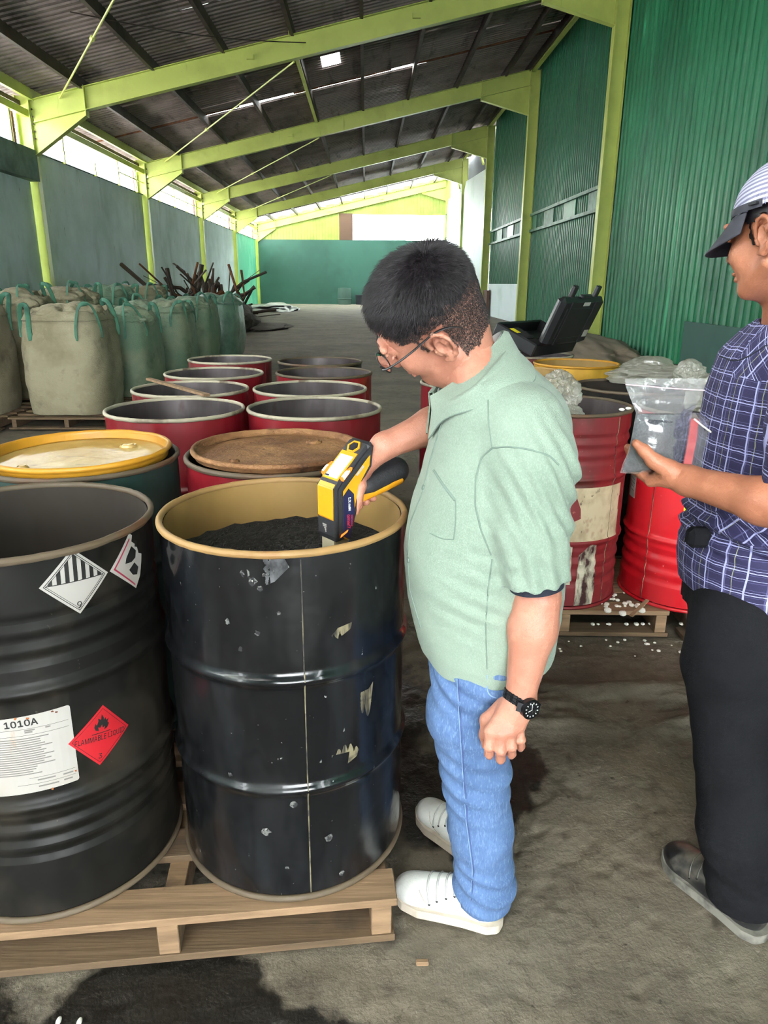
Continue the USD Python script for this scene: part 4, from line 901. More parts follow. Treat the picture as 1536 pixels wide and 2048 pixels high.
# shirt
sb = Blob((.03, 1.10, .70), (.52, 1.80, 1.46), .0055)
slv = [shL+A3(-.012, .03, .012), shL+A3(.004, -.002, -.05), at(1062, 1060, 1.262), at(1072, 1160, 1.258)]
sb.chain(slv, [.082, .078, .070, .066], .022)
slr = [shR+A3(-.01, -.02, .01), shR+(elR-shR)*.45, shR+(elR-shR)*.92]
sb.chain(slr, [.080, .070, .062], .025)
def cuff_cut(b, e, d, r, inner):
    b.put(lambda x, y, z: np.maximum(-((x-e[0])*d[0]+(y-e[1])*d[1]+(z-e[2])*d[2]), np.sqrt((x-e[0])**2+(y-e[1])**2+(z-e[2])**2)-r), e-r, e+r, .002, 'cut')
    b.cone(e-d*.04, e+d*.03, inner, inner, .003, 'cut')
sd = (slv[3]-slv[2])/np.linalg.norm(slv[3]-slv[2]); e = slv[3]
cuff_cut(sb, e, sd, .11, .053); er = slr[-1]; rd = (slr[2]-slr[1])/np.linalg.norm(slr[2]-slr[1]); cuff_cut(sb, er, rd, .10, .050)
sb.stack(TORSO, .018, pw=2.2)
# hem: shirt tail, hollow below
sb.stack([(.66, .275, 1.46, .128, .160), (.775, .268, 1.46, .134, .164)], .004, 'cut')
sb.half((.275, 1.46, 1.412), (-.125, 0, .145), .004)
def folds(v, N):
    w = .010*(meshkit.fbm(v*np.array([7, 7, 15])+3, 3, 14)-.5)
    # drag lines from the arm pit and the belly, sleeve creases
    q = v-A3(.37, 1.22, 1.17); ang = q[:, 2]*.8+q[:, 0]*1.4
    near = np.exp(-(q**2).sum(1)/.012); w += .0055*near*np.sin(ang*150+2*meshkit.noise(v*9, 3))
    q = v-A3(.24, 1.26, .93); w += .0022*np.exp(-(q[:, 0]**2/.010+q[:, 1]**2/.02+q[:, 2]**2/.012))*np.sin((q[:, 2]+.35*q[:, 0])*170+3*meshkit.noise(v*8, 5))
    q = v-A3(.33, 1.2, 1.02); w += .004*np.exp(-(q**2).sum(1)/.010)*np.sin((q[:, 0]*.9+q[:, 2]*.25)*190)
    return w
shirt = displace(relax(sb.mesh(), 4), folds)
hv = np.array(shirt.vertices); low = hv[:, 2] < .78
wave = .012*np.sin(np.arctan2(hv[:, 1]-1.46, hv[:, 0]-.27)*2+2.2)+.004*np.sin(np.arctan2(hv[:, 1]-1.46, hv[:, 0]-.27)*9)
hv[:, 2] += np.clip((.80-hv[:, 2])/.06, 0, 1)*wave; shirt = thin(trimesh.Trimesh(hv, shirt.faces, process=False))
SH = obj('shirt', shirt, 'sage_knit', man, smooth=True)
for nm, pp, r in (('placket', [(886, 838), (858, 930), (846, 985), (822, 1042), (815, 1110), (820, 1180), (842, 1255)], .0022), ('yoke_seam', [(976, 800), (977, 840), (984, 893)], .0016), ('armhole_seam', [(984, 896), (1015, 893), (1060, 899), (1100, 912), (1118, 930)], .0018),
                  ('armhole_seam', [(984, 897), (962, 915), (951, 960), (950, 1010), (962, 1060), (982, 1110)], .0018), ('side_seam', [(984, 1118), (976, 1180), (971, 1250), (974, 1338)], .0015),
                  ('pocket_edge', [(868, 941), (885, 968), (910, 1000)], .0032), ('pocket_edge', [(911, 1001), (912, 1040), (908, 1078)], .0015), ('pocket_edge', [(908, 1079), (884, 1078), (860, 1066)], .0013)):
    seam_on(shirt, pp, r, nm, 'sage_seam', SH)
for q in ((876, 838), (848, 975), (818, 1120)):
    p, n = hit(shirt, [q], .002)
    if len(p): 
        b_ = trimesh.creation.cylinder(.0055, .003, sections=16); b_.apply_transform(trimesh.geometry.align_vectors([0, 0, 1], n[0])); b_.apply_translation(p[0]); obj('button', b_, 'sage_seam', SH)
# collar: folded band round the neck
def collar(pm, th0, th1, n, rows):
    th = np.linspace(th0, th1, n); t = .5-.5*np.cos(th)        # 0 at the nape, 1 at the throat
    P = np.zeros((n, len(rows), 3))
    for j, (ra, dz, out) in enumerate(rows):
        for i, q in enumerate(th):
            c = A3(.205, 1.461, 1.422-.128*t[i]+dz)
            if out is None: P[i, j] = c+A3(ra*1.16*math.cos(q), ra*math.sin(q), 0)
            else:
                zc = c[2]; o = A3(.215, 1.461, zc); dd = A3(math.cos(q), math.sin(q), 0); L_, _, _ = pm.ray.intersects_location([o+dd*.4], [-dd], multiple_hits=False)
                r_ = np.linalg.norm((L_[0]-o)[:2]) if len(L_) else ra
                P[i, j] = o+dd*(min(max(r_, ra), ra+.08)+out)
    return P
band = collar(shirt, math.radians(-162), math.radians(162), 64, [(.056, -.030, None), (.058, .004, None), (.0605, .014, None), (.068, .012, None), (.074, -.006, .006), (.078, -.026, .007), (.082, -.044, .005)])
cf = np.clip((np.abs(np.linspace(-1, 1, 64))-.70)/.30, 0, 1)
for j in (4, 5, 6): band[:, j] += (cf[:, None]**1.5*A3(-.004, 0, -.030))*(j-3)/3
for j in (3, 4, 5, 6):
    q = band[:, j].copy()
    for _ in range(3): q[1:-1] = (q[:-2]+2*q[1:-1]+q[2:])/4
    band[:, j] = q
obj('collar', thick_sheet(band, .003), 'sage_knit', SH, smooth=40)
obj('collar_edge', sweep((band[:, 6]+A3(0, 0, -.001)), .0016, 6), 'sage_seam', SH, smooth=True)
obj('inner_collar', thick_sheet(collar(shirt, math.radians(-150), math.radians(150), 50, [(.055, -.02, None), (.0555, .012, None)]), .002), 'white_cotton', SH, smooth=True, label='white neckband')
seam_on(shirt, [(1003, 700), (985, 760), (950, 800), (925, 828)], .0012, 'collar_shadow_seam', 'sage_seam', SH) if False else None
obj('undershirt_cuff', cat_([sweep([e-sd*.02, e+sd*.004, e+sd*.014], [.0515, .0525, .052], 40, cap=False), sweep([e+sd*.014, e-sd*.02], [.050, .050], 40, cap=False)]), 'navy_cotton', SH, smooth=True, label='navy undershirt sleeve end')

# jeans
jb = Blob((.08, 1.22, .02), (.48, 1.76, .92), .0055)
jb.stack([(.70, .270, 1.46, .125, .165), (.80, .268, 1.46, .138, .170), (.90, .265, 1.46, .14, .17)], .01)
jb.chain([A3(.262, 1.385, .76), at(937, 1425, 1.39), kneL, at(962, 1660, 1.40), A3(.292, 1.398, .105), A3(.293, 1.398, .075)], [.108, .092, .077, .074, .069, .068], .02)
jb.chain([A3(.265, 1.545, .76), A3(.262, 1.57, .62), kneR, A3(.285, 1.60, .25), A3(.298, 1.60, .10), A3(.298, 1.60, .078)], [.105, .092, .077, .072, .066, .065], .02)
jb.half((0, 0, .058), (0, 0, -1), .003); jb.cone(A3(.292, 1.398, .02), A3(.292, 1.398, .11), .060, .058, .004, 'cut'); jb.cone(A3(.298, 1.60, .02), A3(.298, 1.60, .11), .057, .055, .004, 'cut')
def jfold(v, N):
    w = .010*(meshkit.fbm(v*np.array([8, 8, 13]), 3, 44)-.5)
    for zc, s_, a in ((.13, .07, .0055), (.44, .10, .004), (.70, .06, .004)):
        w += a*np.exp(-((v[:, 2]-zc)/s_)**2)*np.sin((v[:, 2]+.35*v[:, 0]-.25*v[:, 1])*115+4*meshkit.noise(v*7, 2))
    return w
jeans = thin(displace(relax(jb.mesh(), 4), jfold))
JE = obj('jeans', jeans, 'denim', man, smooth=True)
seam_on(jeans, [(917, 1358), (922, 1450), (928, 1540), (935, 1640), (948, 1740), (943, 1800)], .0014, 'side_seam', 'denim_thread', JE, off=.0003)
seam_on(jeans, [(914, 1358), (919, 1450), (925, 1540), (932, 1640), (945, 1740), (940, 1800)], .0010, 'stitch_line', 'denim_pale', JE, off=.0003)
seam_on(jeans, [(975, 1350), (974, 1382), (980, 1392), (992, 1396)], .0016, 'pocket_edge', 'denim_pale', JE, off=.0003)

# shoes
def shoe(toe, heel, lab, upper='shoe_white', sole='shoe_sole', lace='lace_grey', parent=None, h=.0034, hi=False):
    toe, heel = A3(*toe, 0), A3(*heel, 0); X = toe-heel; Ln = np.linalg.norm(X); X /= Ln; Yv = np.cross(A3(0, 0, 1), X); k = Ln/.285
    W_ = lambda x, y, z: heel+(X*x+Yv*y)*k+A3(0, 0, z+.004); Mx = np.array([X, Yv, A3(0, 0, 1)])
    b = Blob(np.minimum(toe, heel)-.08, np.maximum(toe, heel)+np.array([.08, .08, .17]), h)
    E = lambda c, r, kk=.02, op='add': b.ell(W_(*c), np.array(r)*k, Mx, kk, op)
    E((.222, 0, .036), (.058, .047, .036)); E((.15, 0, .046), (.090, .044, .046)); E((.058, 0, .052), (.055, .039, .055)); b.cone(W_(.16, 0, .060), W_(.075, 0, .092), .026*k, .034*k, .02)
    b.cone(W_(.060, 0, .06), W_(.052, 0, .125 if hi else .098), .039*k, .040*k, .02)
    b.cone(W_(.056, 0, .075), W_(.05, 0, .17), .033*k, .036*k, .004, 'cut'); b.half(W_(0, 0, .020), (0, 0, -1), .003)
    st = obj('shoe', relax(b.mesh(), 3), upper, parent, smooth=True, label=lab)
    o = [(-.002, 0), (.004, .026), (.03, .039), (.09, .039), (.15, .044), (.205, .050), (.25, .042), (.277, .022), (.283, 0)]
    o = o+[(x, -y) for x, y in o[-2:0:-1]]; pl = Polygon(o).buffer(-.018).buffer(.020)
    zz = [0, .004, .018, .022]; rings = [Polygon(pl.buffer(q).exterior.coords) for q in (-.004, 0, .0005, -.003)]
    m = cat_([trimesh.creation.extrude_polygon(rings[i], .0245 if i == 1 else .003, engine='earcut').apply_translation([0, 0, (0.0, .0015)[i]]) for i in (0, 1)])
    v = np.array(m.vertices); v[:, 2] += .010*np.clip((v[:, 0]-.22)/.06, 0, 1)**2; m.vertices = np.array([W_(*q) for q in v])-A3(0, 0, .004)
    obj('sole', m, sole, st)
    mesh = relax(b.mesh(), 3)
    for i in range(5):
        x = .118+.021*i; z = .093-.0128*i*.9
        pts = [W_(x-.004*abs(s), s*.034*(.72+.0*i), z-.020*s*s+.004) for s in np.linspace(-1, 1, 9)]
        pts = [p for p in pts]
        cl, d_, _ = trimesh.proximity.closest_point(mesh, np.array(pts)); obj('lace', sweep(cl+A3(0, 0, .0015), .0026, 6), lace, st, smooth=True)
        for s in (0, -1): obj('eyelet', trimesh.creation.icosphere(1, .0032).apply_translation(cl[s]+A3(0, 0, .0008)), 'black_steel', st)
    if not hi:
        pts = [W_(.205-.055*s*s, s*.046, .050-.020*s*s) for s in np.linspace(-1, 1, 17)]; cl, _, _ = trimesh.proximity.closest_point(mesh, np.array(pts)); obj('toe_seam', sweep(cl, .0013, 6), sole, st, smooth=True)
    return st
shoe((.070, 1.474), (.336, 1.372), 'white lace-up leather sneaker', parent=man)
shoe((.160, 1.775), (.331, 1.550), 'white sneaker of the far foot', parent=man)

# hair: short cap plus strands
hv = np.array(head.vertices); hn = vnormals(head); loc = (hv-HO)@np.array([HF, HL, HU]).T/1.05
def hairmask(q, j=0):
    f, l, u = q[:, 0], np.abs(q[:, 1]), q[:, 2]
    w = .006*(meshkit.noise(q*160, 6)-.5)*2
    front = np.where(u > .088, .15, np.where(u > .03, .058+.45*np.clip(u-.05, 0, .1)+.15*np.maximum(0, .04-l), .028))+w
    lowz = np.where(f > .034, .034, np.where(f > .022, -.008, np.where(f > -.026, .030, -.052)))+w
    ear = (np.abs(q[:, 1]) > .0745) & (u < .037) & (f > -.034)
    return (f < front) & (u > lowz) & ~ear
mk = hairmask(loc)
topness = np.clip((loc[:, 2]-.035)/.07, 0, 1)*np.clip((.2-np.abs(loc[:, 1]))/.15, 0, 1)
keep = mk[head.faces].all(1)
cnt = np.zeros(len(hv)); np.add.at(cnt, head.faces.ravel(), np.repeat(keep, 3).astype(float)); tot = np.bincount(head.faces.ravel(), minlength=len(hv)); edge = np.clip(cnt/np.maximum(tot, 1), 0, 1)
for _ in range(10):
    s_ = np.zeros(len(hv)); c_ = np.zeros(len(hv))
    for a, b_ in ((0, 1), (1, 2), (2, 0)): np.add.at(s_, head.faces[:, a], edge[head.faces[:, b_]]); np.add.at(c_, head.faces[:, a], 1)
    edge = np.where(cnt > 0, np.minimum(edge, .5*edge+.5*s_/np.maximum(c_, 1)), 0)
thick = (.0006+.0125*topness**1.2)*np.clip(edge*1.6-.3, .03, 1)*(.75+.5*meshkit.noise(loc*60, 4))
capv = hv+hn*thick[:, None]
cap = trimesh.Trimesh(capv, head.faces[keep], process=False); cap.remove_unreferenced_vertices()
fz = topness[head.faces].mean(1)[keep]+.25*(meshkit.noise(loc[head.faces].mean(1)[keep]*90, 5)-.5)
hm = trimesh.Trimesh(capv, head.faces[keep][fz > .2], process=False); hm.remove_unreferenced_vertices(); fm = trimesh.Trimesh(capv, head.faces[keep][fz <= .2], process=False); fm.remove_unreferenced_vertices()
HAIR = obj('hair', hm, 'hair_base', man, smooth=True); obj('clipped_sides', fm, 'grey_fuzz', HAIR, smooth=True)
rg = np.random.default_rng(8)
capm = trimesh.Trimesh(capv, head.faces[keep], process=False)
area = capm.area_faces; fi = rg.choice(len(area), 30000, p=area/area.sum()); bc = rg.dirichlet([1, 1, 1], len(fi))
fv = capm.faces[fi]; root = (capv[fv]*bc[..., None]).sum(1); rn = (hn[fv]*bc[..., None]).sum(1); rn /= np.linalg.norm(rn, axis=1, keepdims=True); tn = (topness[fv]*bc).sum(1)
wh = HT(-.062, .004, .118); flow = root-wh; flow -= (flow*rn).sum(1, keepdims=True)*rn; flow /= np.linalg.norm(flow, axis=1, keepdims=True)+1e-9
side = np.cross(rn, flow); tuft = (meshkit.noise(root*130, 3)-.5)[:, None]*1.6
dr = rn*(.62+.35*tn[:, None])+flow*(.75)+side*(.6*tuft)+rg.normal(0, .26, root.shape); dr /= np.linalg.norm(dr, axis=1, keepdims=True)
ln = (.0032+.018*tn)*rg.uniform(.6, 1.15, len(tn))
P3 = np.stack([root-rn*.001, root+dr*ln[:, None]*.55+rn*.0006, root+dr*ln[:, None]+flow*ln[:, None]*.35-rn*ln[:, None]*.12], 1)
sel = rg.random(len(P3)) < .14
curves('strands', list(P3[~sel]), np.tile([.00048, .0004, .00012], (~sel).sum()), 'black_hair', HAIR); curves('sheen_strands', list(P3[sel]), np.tile([.0005, .00042, .00014], sel.sum()), 'hair_sheen', HAIR)
# eyebrow
eb = []
for _ in range(260):
    s = 1 if rg.random() < .5 else -1; t = rg.random(); p = HT(.108-.016*t, s*(.014+.036*t), .042+.004*math.sin(t*3)+rg.normal(0, .0018)); eb.append(np.array([p, p+HL*s*.004-HU*.001+HF*.002]))
curves('eyebrows', eb, np.tile([.0005, .0002], len(eb)), 'black_hair', HAIR)

# spectacles
GL = thing('eyeglasses', None, None, parent=man); props(GL, 'black-rimmed spectacles low on his nose')
for s in (-1, 1):
    c = HT(.118, s*.034, .012); a = np.linspace(0, 2*np.pi, 40); ex, ey = .026*1.05, .0185*1.05
    fx = HL*s*.98-HF*.16; fx /= np.linalg.norm(fx)
    rim_ = [c+fx*ex*np.sign(math.cos(q))*abs(math.cos(q))**.75+(HU*.97-HF*-.12)*ey*np.sign(math.sin(q))*abs(math.sin(q))**.75 for q in a]
    obj('rim', sweep(rim_, .0014, 6), 'black_plastic', GL, smooth=True)
    ls = trimesh.Trimesh(np.vstack([c+HF*.0005, rim_[:-1]]), [[0, i+1, (i+1) % 39+1] for i in range(39)], process=False); obj('lens', ls, 'lens_glass', GL)
    h0 = HT(.112, s*.064, .020); pts = [h0, HT(.085, s*.083, .024), HT(.03, s*.088, .030), HT(-.012, s*.0885, .036), HT(-.040, s*.084, .028), HT(-.056, s*.078, .010)]
    from scipy.interpolate import CubicSpline as CS
    P = CS(np.linspace(0, 1, 6), np.array(pts))(np.linspace(0, 1, 24)); obj('temple', sweep(P, [.0034]*20+[.003, .0028, .0024, .002], 8, flat=.42, up=HU), 'black_plastic', GL, smooth=True)
    obj('hinge', bar(HT(.116, s*.060, .0215), HT(.110, s*.068, .0215), .004, .005, HU), 'steel_watch', GL)
obj('bridge', sweep([HT(.121, -.012, .016), HT(.1245, 0, .019), HT(.121, .012, .016)], .0014, 6), 'black_plastic', GL, smooth=True)

# wristwatch on the left wrist
WA = thing('wristwatch', None, None, parent=man); props(WA, 'black steel chronograph wristwatch')
wc = wrL+(mcp[1]-wrL)*.03; wt = (mcp[1]-elL)/np.linalg.norm(mcp[1]-elL)
fdir = A3(.42, -.88, .12); fdir -= wt*(fdir@wt); fdir /= np.linalg.norm(fdir); gd = np.cross(wt, fdir)
tilt_ax = wt*.97-gd*.26; tilt_ax /= np.linalg.norm(tilt_ax)
for i in range(24):
    a = math.radians(28+(304/23.)*i); p = wc+fdir*.0315*math.cos(a)+gd*.0345*math.sin(a)+wt*(-.010*math.sin(a))
    out = fdir*math.cos(a)+gd*math.sin(a); tan_ = -fdir*math.sin(a)+gd*math.cos(a)
    for w_, ww, mm in ((-.0062, .0058, 'black_steel'), (0, .0066, 'steel_watch' if i % 1 else 'black_steel'), (.0062, .0058, 'black_steel')):
        m = cbox(.0080, ww, .0034, .0007); Mx = np.eye(4); Mx[:3, 0], Mx[:3, 1], Mx[:3, 2], Mx[:3, 3] = tan_, wt, out, p+wt*w_; m.apply_transform(Mx); obj('link', m, mm, WA)
ctr = wc+fdir*.036+gd*.002
def disc(r, z0, z1, mm, name, seg=48, rr=None):
    rr = r if rr is None else rr
    m = lathe([(0, z0), (r, z0), (r, z1-.0008), (rr, z1), (0, z1)], seg); Mx = np.eye(4); Mx[:3, 0], Mx[:3, 1], Mx[:3, 2], Mx[:3, 3] = gd, wt, fdir, ctr; m.apply_transform(Mx); return obj(name, m, mm, WA, smooth=40)
disc(.0205, -.006, .004, 'steel_watch', 'case'); disc(.0208, .004, .0068, 'black_steel', 'bezel', rr=.0185); disc(.0172, .0066, .0072, 'watch_dial', 'dial', rr=.0172)
Wp = lambda x, y, z: ctr+gd*x+wt*y+fdir*z
for i in range(12):
    a = math.radians(30*i); obj('hour_marker', bar(Wp(.0125*math.sin(a), .0125*math.cos(a), .0076), Wp(.0155*math.sin(a), .0155*math.cos(a), .0076), .0017, .0006, fdir), 'lume', WA)
for a, l_, w_ in ((1.1, .009, .0013), (2.9, .013, .0011)): obj('watch_hand', bar(Wp(0, 0, .0080), Wp(l_*math.sin(a), l_*math.cos(a), .0080), w_, .0004, fdir), 'lume', WA)
for x, y in ((-.007, .003), (.002, -.007)): 
    m = lathe([(.0028, .0074), (.0036, .0077), (.0036, .0074)], 20); Mx = np.eye(4); Mx[:3, 0], Mx[:3, 1], Mx[:3, 2], Mx[:3, 3] = gd, wt, fdir, Wp(x, y, 0); m.apply_transform(Mx); obj('sub_dial', m, 'steel_watch', WA)
for y in (-.009, 0, .009): obj('crown' if y == 0 else 'pusher', bar(Wp(-.020, y, 0), Wp(-.0245, y*.98, 0), .004, .004, fdir), 'steel_watch', WA)
for s in (-1, 1): obj('lug', bar(Wp(s*.016, 0, .0), Wp(s*.026, 0, -.008), .018, .004, fdir), 'steel_watch', WA)

# ------------------------------------------------------------------ the analyser in his hand
mat('gun_yellow', lin(214, 146, 22), .42, layers=[(lin(204, 136, 18), 14, .5, .7)])
mat('gun_black', lin(38, 38, 42), .55, bump=(200, .0006))
mat('gun_navy', lin(30, 32, 66), .35)
mat('screen_glow', lin(250, 250, 255), .3, emit=((.95, .97, 1.0), 2.2))
mat('lamp_amber', lin(120, 40, 14), .3, emit=((1.0, .16, .02), 1.6)); mat('lamp_core', lin(255, 200, 160), .3, emit=((1.0, .62, .36), 3.0))
mat('snout_beige', lin(150, 140, 118), .6)
mat('print_red', lin(190, 40, 70), .5)
GUN = thing('handheld_analyser', 'yellow and black handheld analyser gun with a glowing screen over the drum', 'analyser')
def gprism(poly, s0, s1, ch=.0):
    """outline in (t, z) extruded across the gun from s0 to s1, edges eased by ch"""
    P0 = Polygon(poly); 
    if ch:
        P1 = P0.buffer(-ch, join_style=2); ss = [(s0, P1), (s0+ch, P0), (s1-ch, P0), (s1, P1)]
        pts = []
        for s, q in ss: pts += [(t, s, z) for t, z in q.exterior.coords[:-1]]
        m = None
        n_ = len(P0.exterior.coords)-1
        if len(P1.exterior.coords)-1 == n_:
            c0, c1 = np.array(P0.exterior.coords[:-1]), np.array(P1.exterior.coords[:-1]); k_ = int(np.argmin(((c1-c0[0])**2).sum(1))); c1 = np.roll(c1, -k_, 0)
            V = np.vstack([np.c_[c1[:, 0], 0*c1[:, 0]+s0, c1[:, 1]], np.c_[c0[:, 0], 0*c0[:, 0]+s0+ch, c0[:, 1]], np.c_[c0[:, 0], 0*c0[:, 0]+s1-ch, c0[:, 1]], np.c_[c1[:, 0], 0*c1[:, 0]+s1, c1[:, 1]]]); Fq = []
            for r_ in range(3):
                for i in range(n_):
                    j = (i+1) % n_; Fq += [[r_*n_+i, r_*n_+j, (r_+1)*n_+j], [r_*n_+i, (r_+1)*n_+j, (r_+1)*n_+i]]
            tv, tf = trimesh.creation.triangulate_polygon(Polygon(c1), engine='earcut')
            tf = np.asarray(tf) % n_; Fq += [list(q) for q in tf]+[[3*n_+q for q in reversed(q3)] for q3 in tf]
            m = trimesh.Trimesh(V, Fq, process=False)
        if m is None: m = None
    if not ch or m is None:
        m = trimesh.creation.extrude_polygon(P0, s1-s0, engine='earcut'); v = np.array(m.vertices); m.vertices = np.c_[v[:, 0], v[:, 2]+s0, v[:, 1]]
    v = np.array(m.vertices); m.vertices = G0+v[:, :1]*GT+v[:, 1:2]*GS+v[:, 2:]*GZ
    trimesh.repair.fix_normals(m); return m
hw = GW/2
shell = [(-.004, .0), (.0, .012), (.0, .125), (-.012, .139), (-.092, .213), (-.104, .216), (-.112, .206), (-.106, .160), (-.072, .120), (-.062, .060), (-.046, .004)]
obj('body', gprism([(t, z) for t, z in shell], -hw, hw, .007), 'gun_black', GUN)
inner = Polygon(shell).buffer(-.006, join_style=2)
obj('side_shell', gprism([(-.016, .010), (-.016, .119), (-.026, .129), (-.088, .187), (-.100, .196), (-.097, .165), (-.064, .12), (-.052, .06), (-.034, .0)], -hw-.0012, hw+.0012, .003), 'gun_yellow', GUN)
obj('front_cover', gprism([(.0, .050), (.0022, .054), (.0022, .122), (-.006, .133), (-.010, .132), (-.004, .05)], -hw+.010, hw-.010), 'gun_yellow', GUN)
ex = A3(0, 0, 0)
def on_top(t0, z0, t1, z1, s0, s1, th, name, mm, off=0.0):
    a = np.array([t1-t0, z1-z0]); n_ = np.array([-a[1], a[0]])/np.hypot(*a); n_ = n_ if n_[1] > 0 else -n_
    p = [(t0+n_[0]*off, z0+n_[1]*off), (t1+n_[0]*off, z1+n_[1]*off), (t1+n_[0]*(off+th), z1+n_[1]*(off+th)), (t0+n_[0]*(off+th), z0+n_[1]*(off+th))]
    return obj(name, gprism(p, s0, s1), mm, GUN)
sl = lambda q: (-.012-.080*q, .139+.074*q)
on_top(*sl(.0), *sl(.72), -hw+.010, hw-.010, .0018, 'screen_bezel', 'gun_yellow')
on_top(*sl(.05), *sl(.62), -hw+.016, hw-.016, .0008, 'screen', 'screen_glow', .0018)
on_top(*sl(.05), *sl(.09), -hw+.016, -hw+.030, .0003, 'screen_mark', 'gun_navy', .0027)
def hexa(q, r1, r2, th, off, name, mm):
    a = np.array([-.080, .074])/np.hypot(.08, .074); c = np.array(sl(q)); n_ = np.array([.074, .08])/np.hypot(.08, .074)*1.0
    pts = []
    o3 = [(r1*math.cos(x), r1*.82*math.sin(x)) for x in np.radians([0, 60, 120, 180, 240, 300])]; i3 = [(r2*math.cos(x), r2*.82*math.sin(x)) for x in np.radians([0, 60, 120, 180, 240, 300])] if r2 else None
    m = trimesh.creation.extrude_polygon(Polygon(o3, [i3] if i3 else None), th, engine='earcut'); v = np.array(m.vertices)
    t = c[0]+a[0]*v[:, 1]+n_[0]*(off+v[:, 2]); z = c[1]+a[1]*v[:, 1]+n_[1]*(off+v[:, 2])
    m.vertices = G0+t[:, None]*GT+v[:, :1]*GS+z[:, None]*GZ; trimesh.repair.fix_normals(m); obj(name, m, mm, GUN)
hexa(.86, .021, .0155, .003, 0, 'button_surround', 'gun_yellow'); hexa(.86, .0135, 0, .003, 0, 'button', 'black_plastic')
for s in (-1, 1):
    obj('warning_lamp', gprism([(-.020, .140), (-.044, .162), (-.046, .168), (-.030, .160), (-.016, .147)], *(sorted((s*(hw-.0065), s*(hw+.0014))))), 'lamp_amber', GUN)
    obj('lamp_core', gprism([(-.022, .144), (-.036, .157), (-.038, .1635), (-.030, .1605), (-.019, .151)], *(sorted((s*(hw-.0045), s*(hw+.0022))))), 'lamp_core', GUN)
nv = [(-.018, .016), (-.020, .104), (-.034, .119), (-.047, .106), (-.050, .06), (-.036, .004)]
obj('side_label', gprism(nv, hw+.001, hw+.0022), 'gun_navy', GUN, label='navy side label with printed name')
obj('label_edge', gprism(Polygon(nv).buffer(.0022, join_style=2).exterior.coords, hw+.0008, hw+.0016), 'gun_black', GUN)
def gtext(text, h, t, z, mm, name, sx=.8):
    m = meshkit.text_mesh(text, h, .0004, True); v = np.array(m.vertices); L_ = (v[:, 0].max())*sx
    m.vertices = G0+GS*(hw+.0022)+(v[:, 2:]*GS)+(t-v[:, 1:2]*-1*-1+0*v[:, :1])*GT*1+((z-L_/2)+v[:, :1]*sx)*GZ
    trimesh.repair.fix_normals(m); return obj(name, m, mm, GUN)
gtext('Niton XL2', .0062, -.033, .086, 'lume', 'model_print'); gtext('Thermo', .0085, -.029, .045, 'print_red', 'maker_print'); gtext('SCIENTIFIC', .0042, -.040, .046, 'print_red', 'maker_print')
obj('status_lamp', gprism([(-.010, .012), (-.030, .022), (-.031, .027), (-.012, .018)], hw+.0016, hw+.003), 'lamp_amber', GUN)
obj('top_sticker', gprism([(-.055, .150), (-.075, .169), (-.079, .165), (-.059, .146)], hw+.001, hw+.0018), 'label_white', GUN)
for i, (s, z, w_) in enumerate(((-.006, .033, .014), (-.005, .029, .012), (-.003, .025, .007), (-.002, .021, .004), (-.0015, .017, .003))):
    obj('white_mark', gprism([(.0, z), (.0012, z), (.0012, z+.0028), (.0, z+.0028)], s-w_/2, s+w_/2), 'label_white', GUN)
obj('snout', gprism([(-.004, -.058), (-.004, .002), (-.044, .004), (-.038, -.058)], -hw+.012, hw-.012, .003), 'snout_beige', GUN)
hb_ = Blob(np.minimum(HA, HB)-.06, np.maximum(HA, HB)+.06, .003)
hb_.cone(HA, HB-hdir*.05, .019, .022, .01); hb_.cone(HB-hdir*.085, HB, .025, .033, .015); 
obj('grip', relax(hb_.mesh(), 3), 'gun_black', GUN, smooth=True)
q0, q1 = HA+hdir*.010-GZ*.013+GS*.009, HB-hdir*.002-GZ*.016+GS*.017
obj('grip_stripe', cbox(.01, .01, .01, .002) if False else sweep([q0, q0+(q1-q0)*.3, q0+(q1-q0)*.7, q1, q1+hdir*.006], [.011, .0125, .0145, .0145, .010], 14, flat=.9), 'gun_yellow', GUN, smooth=True)
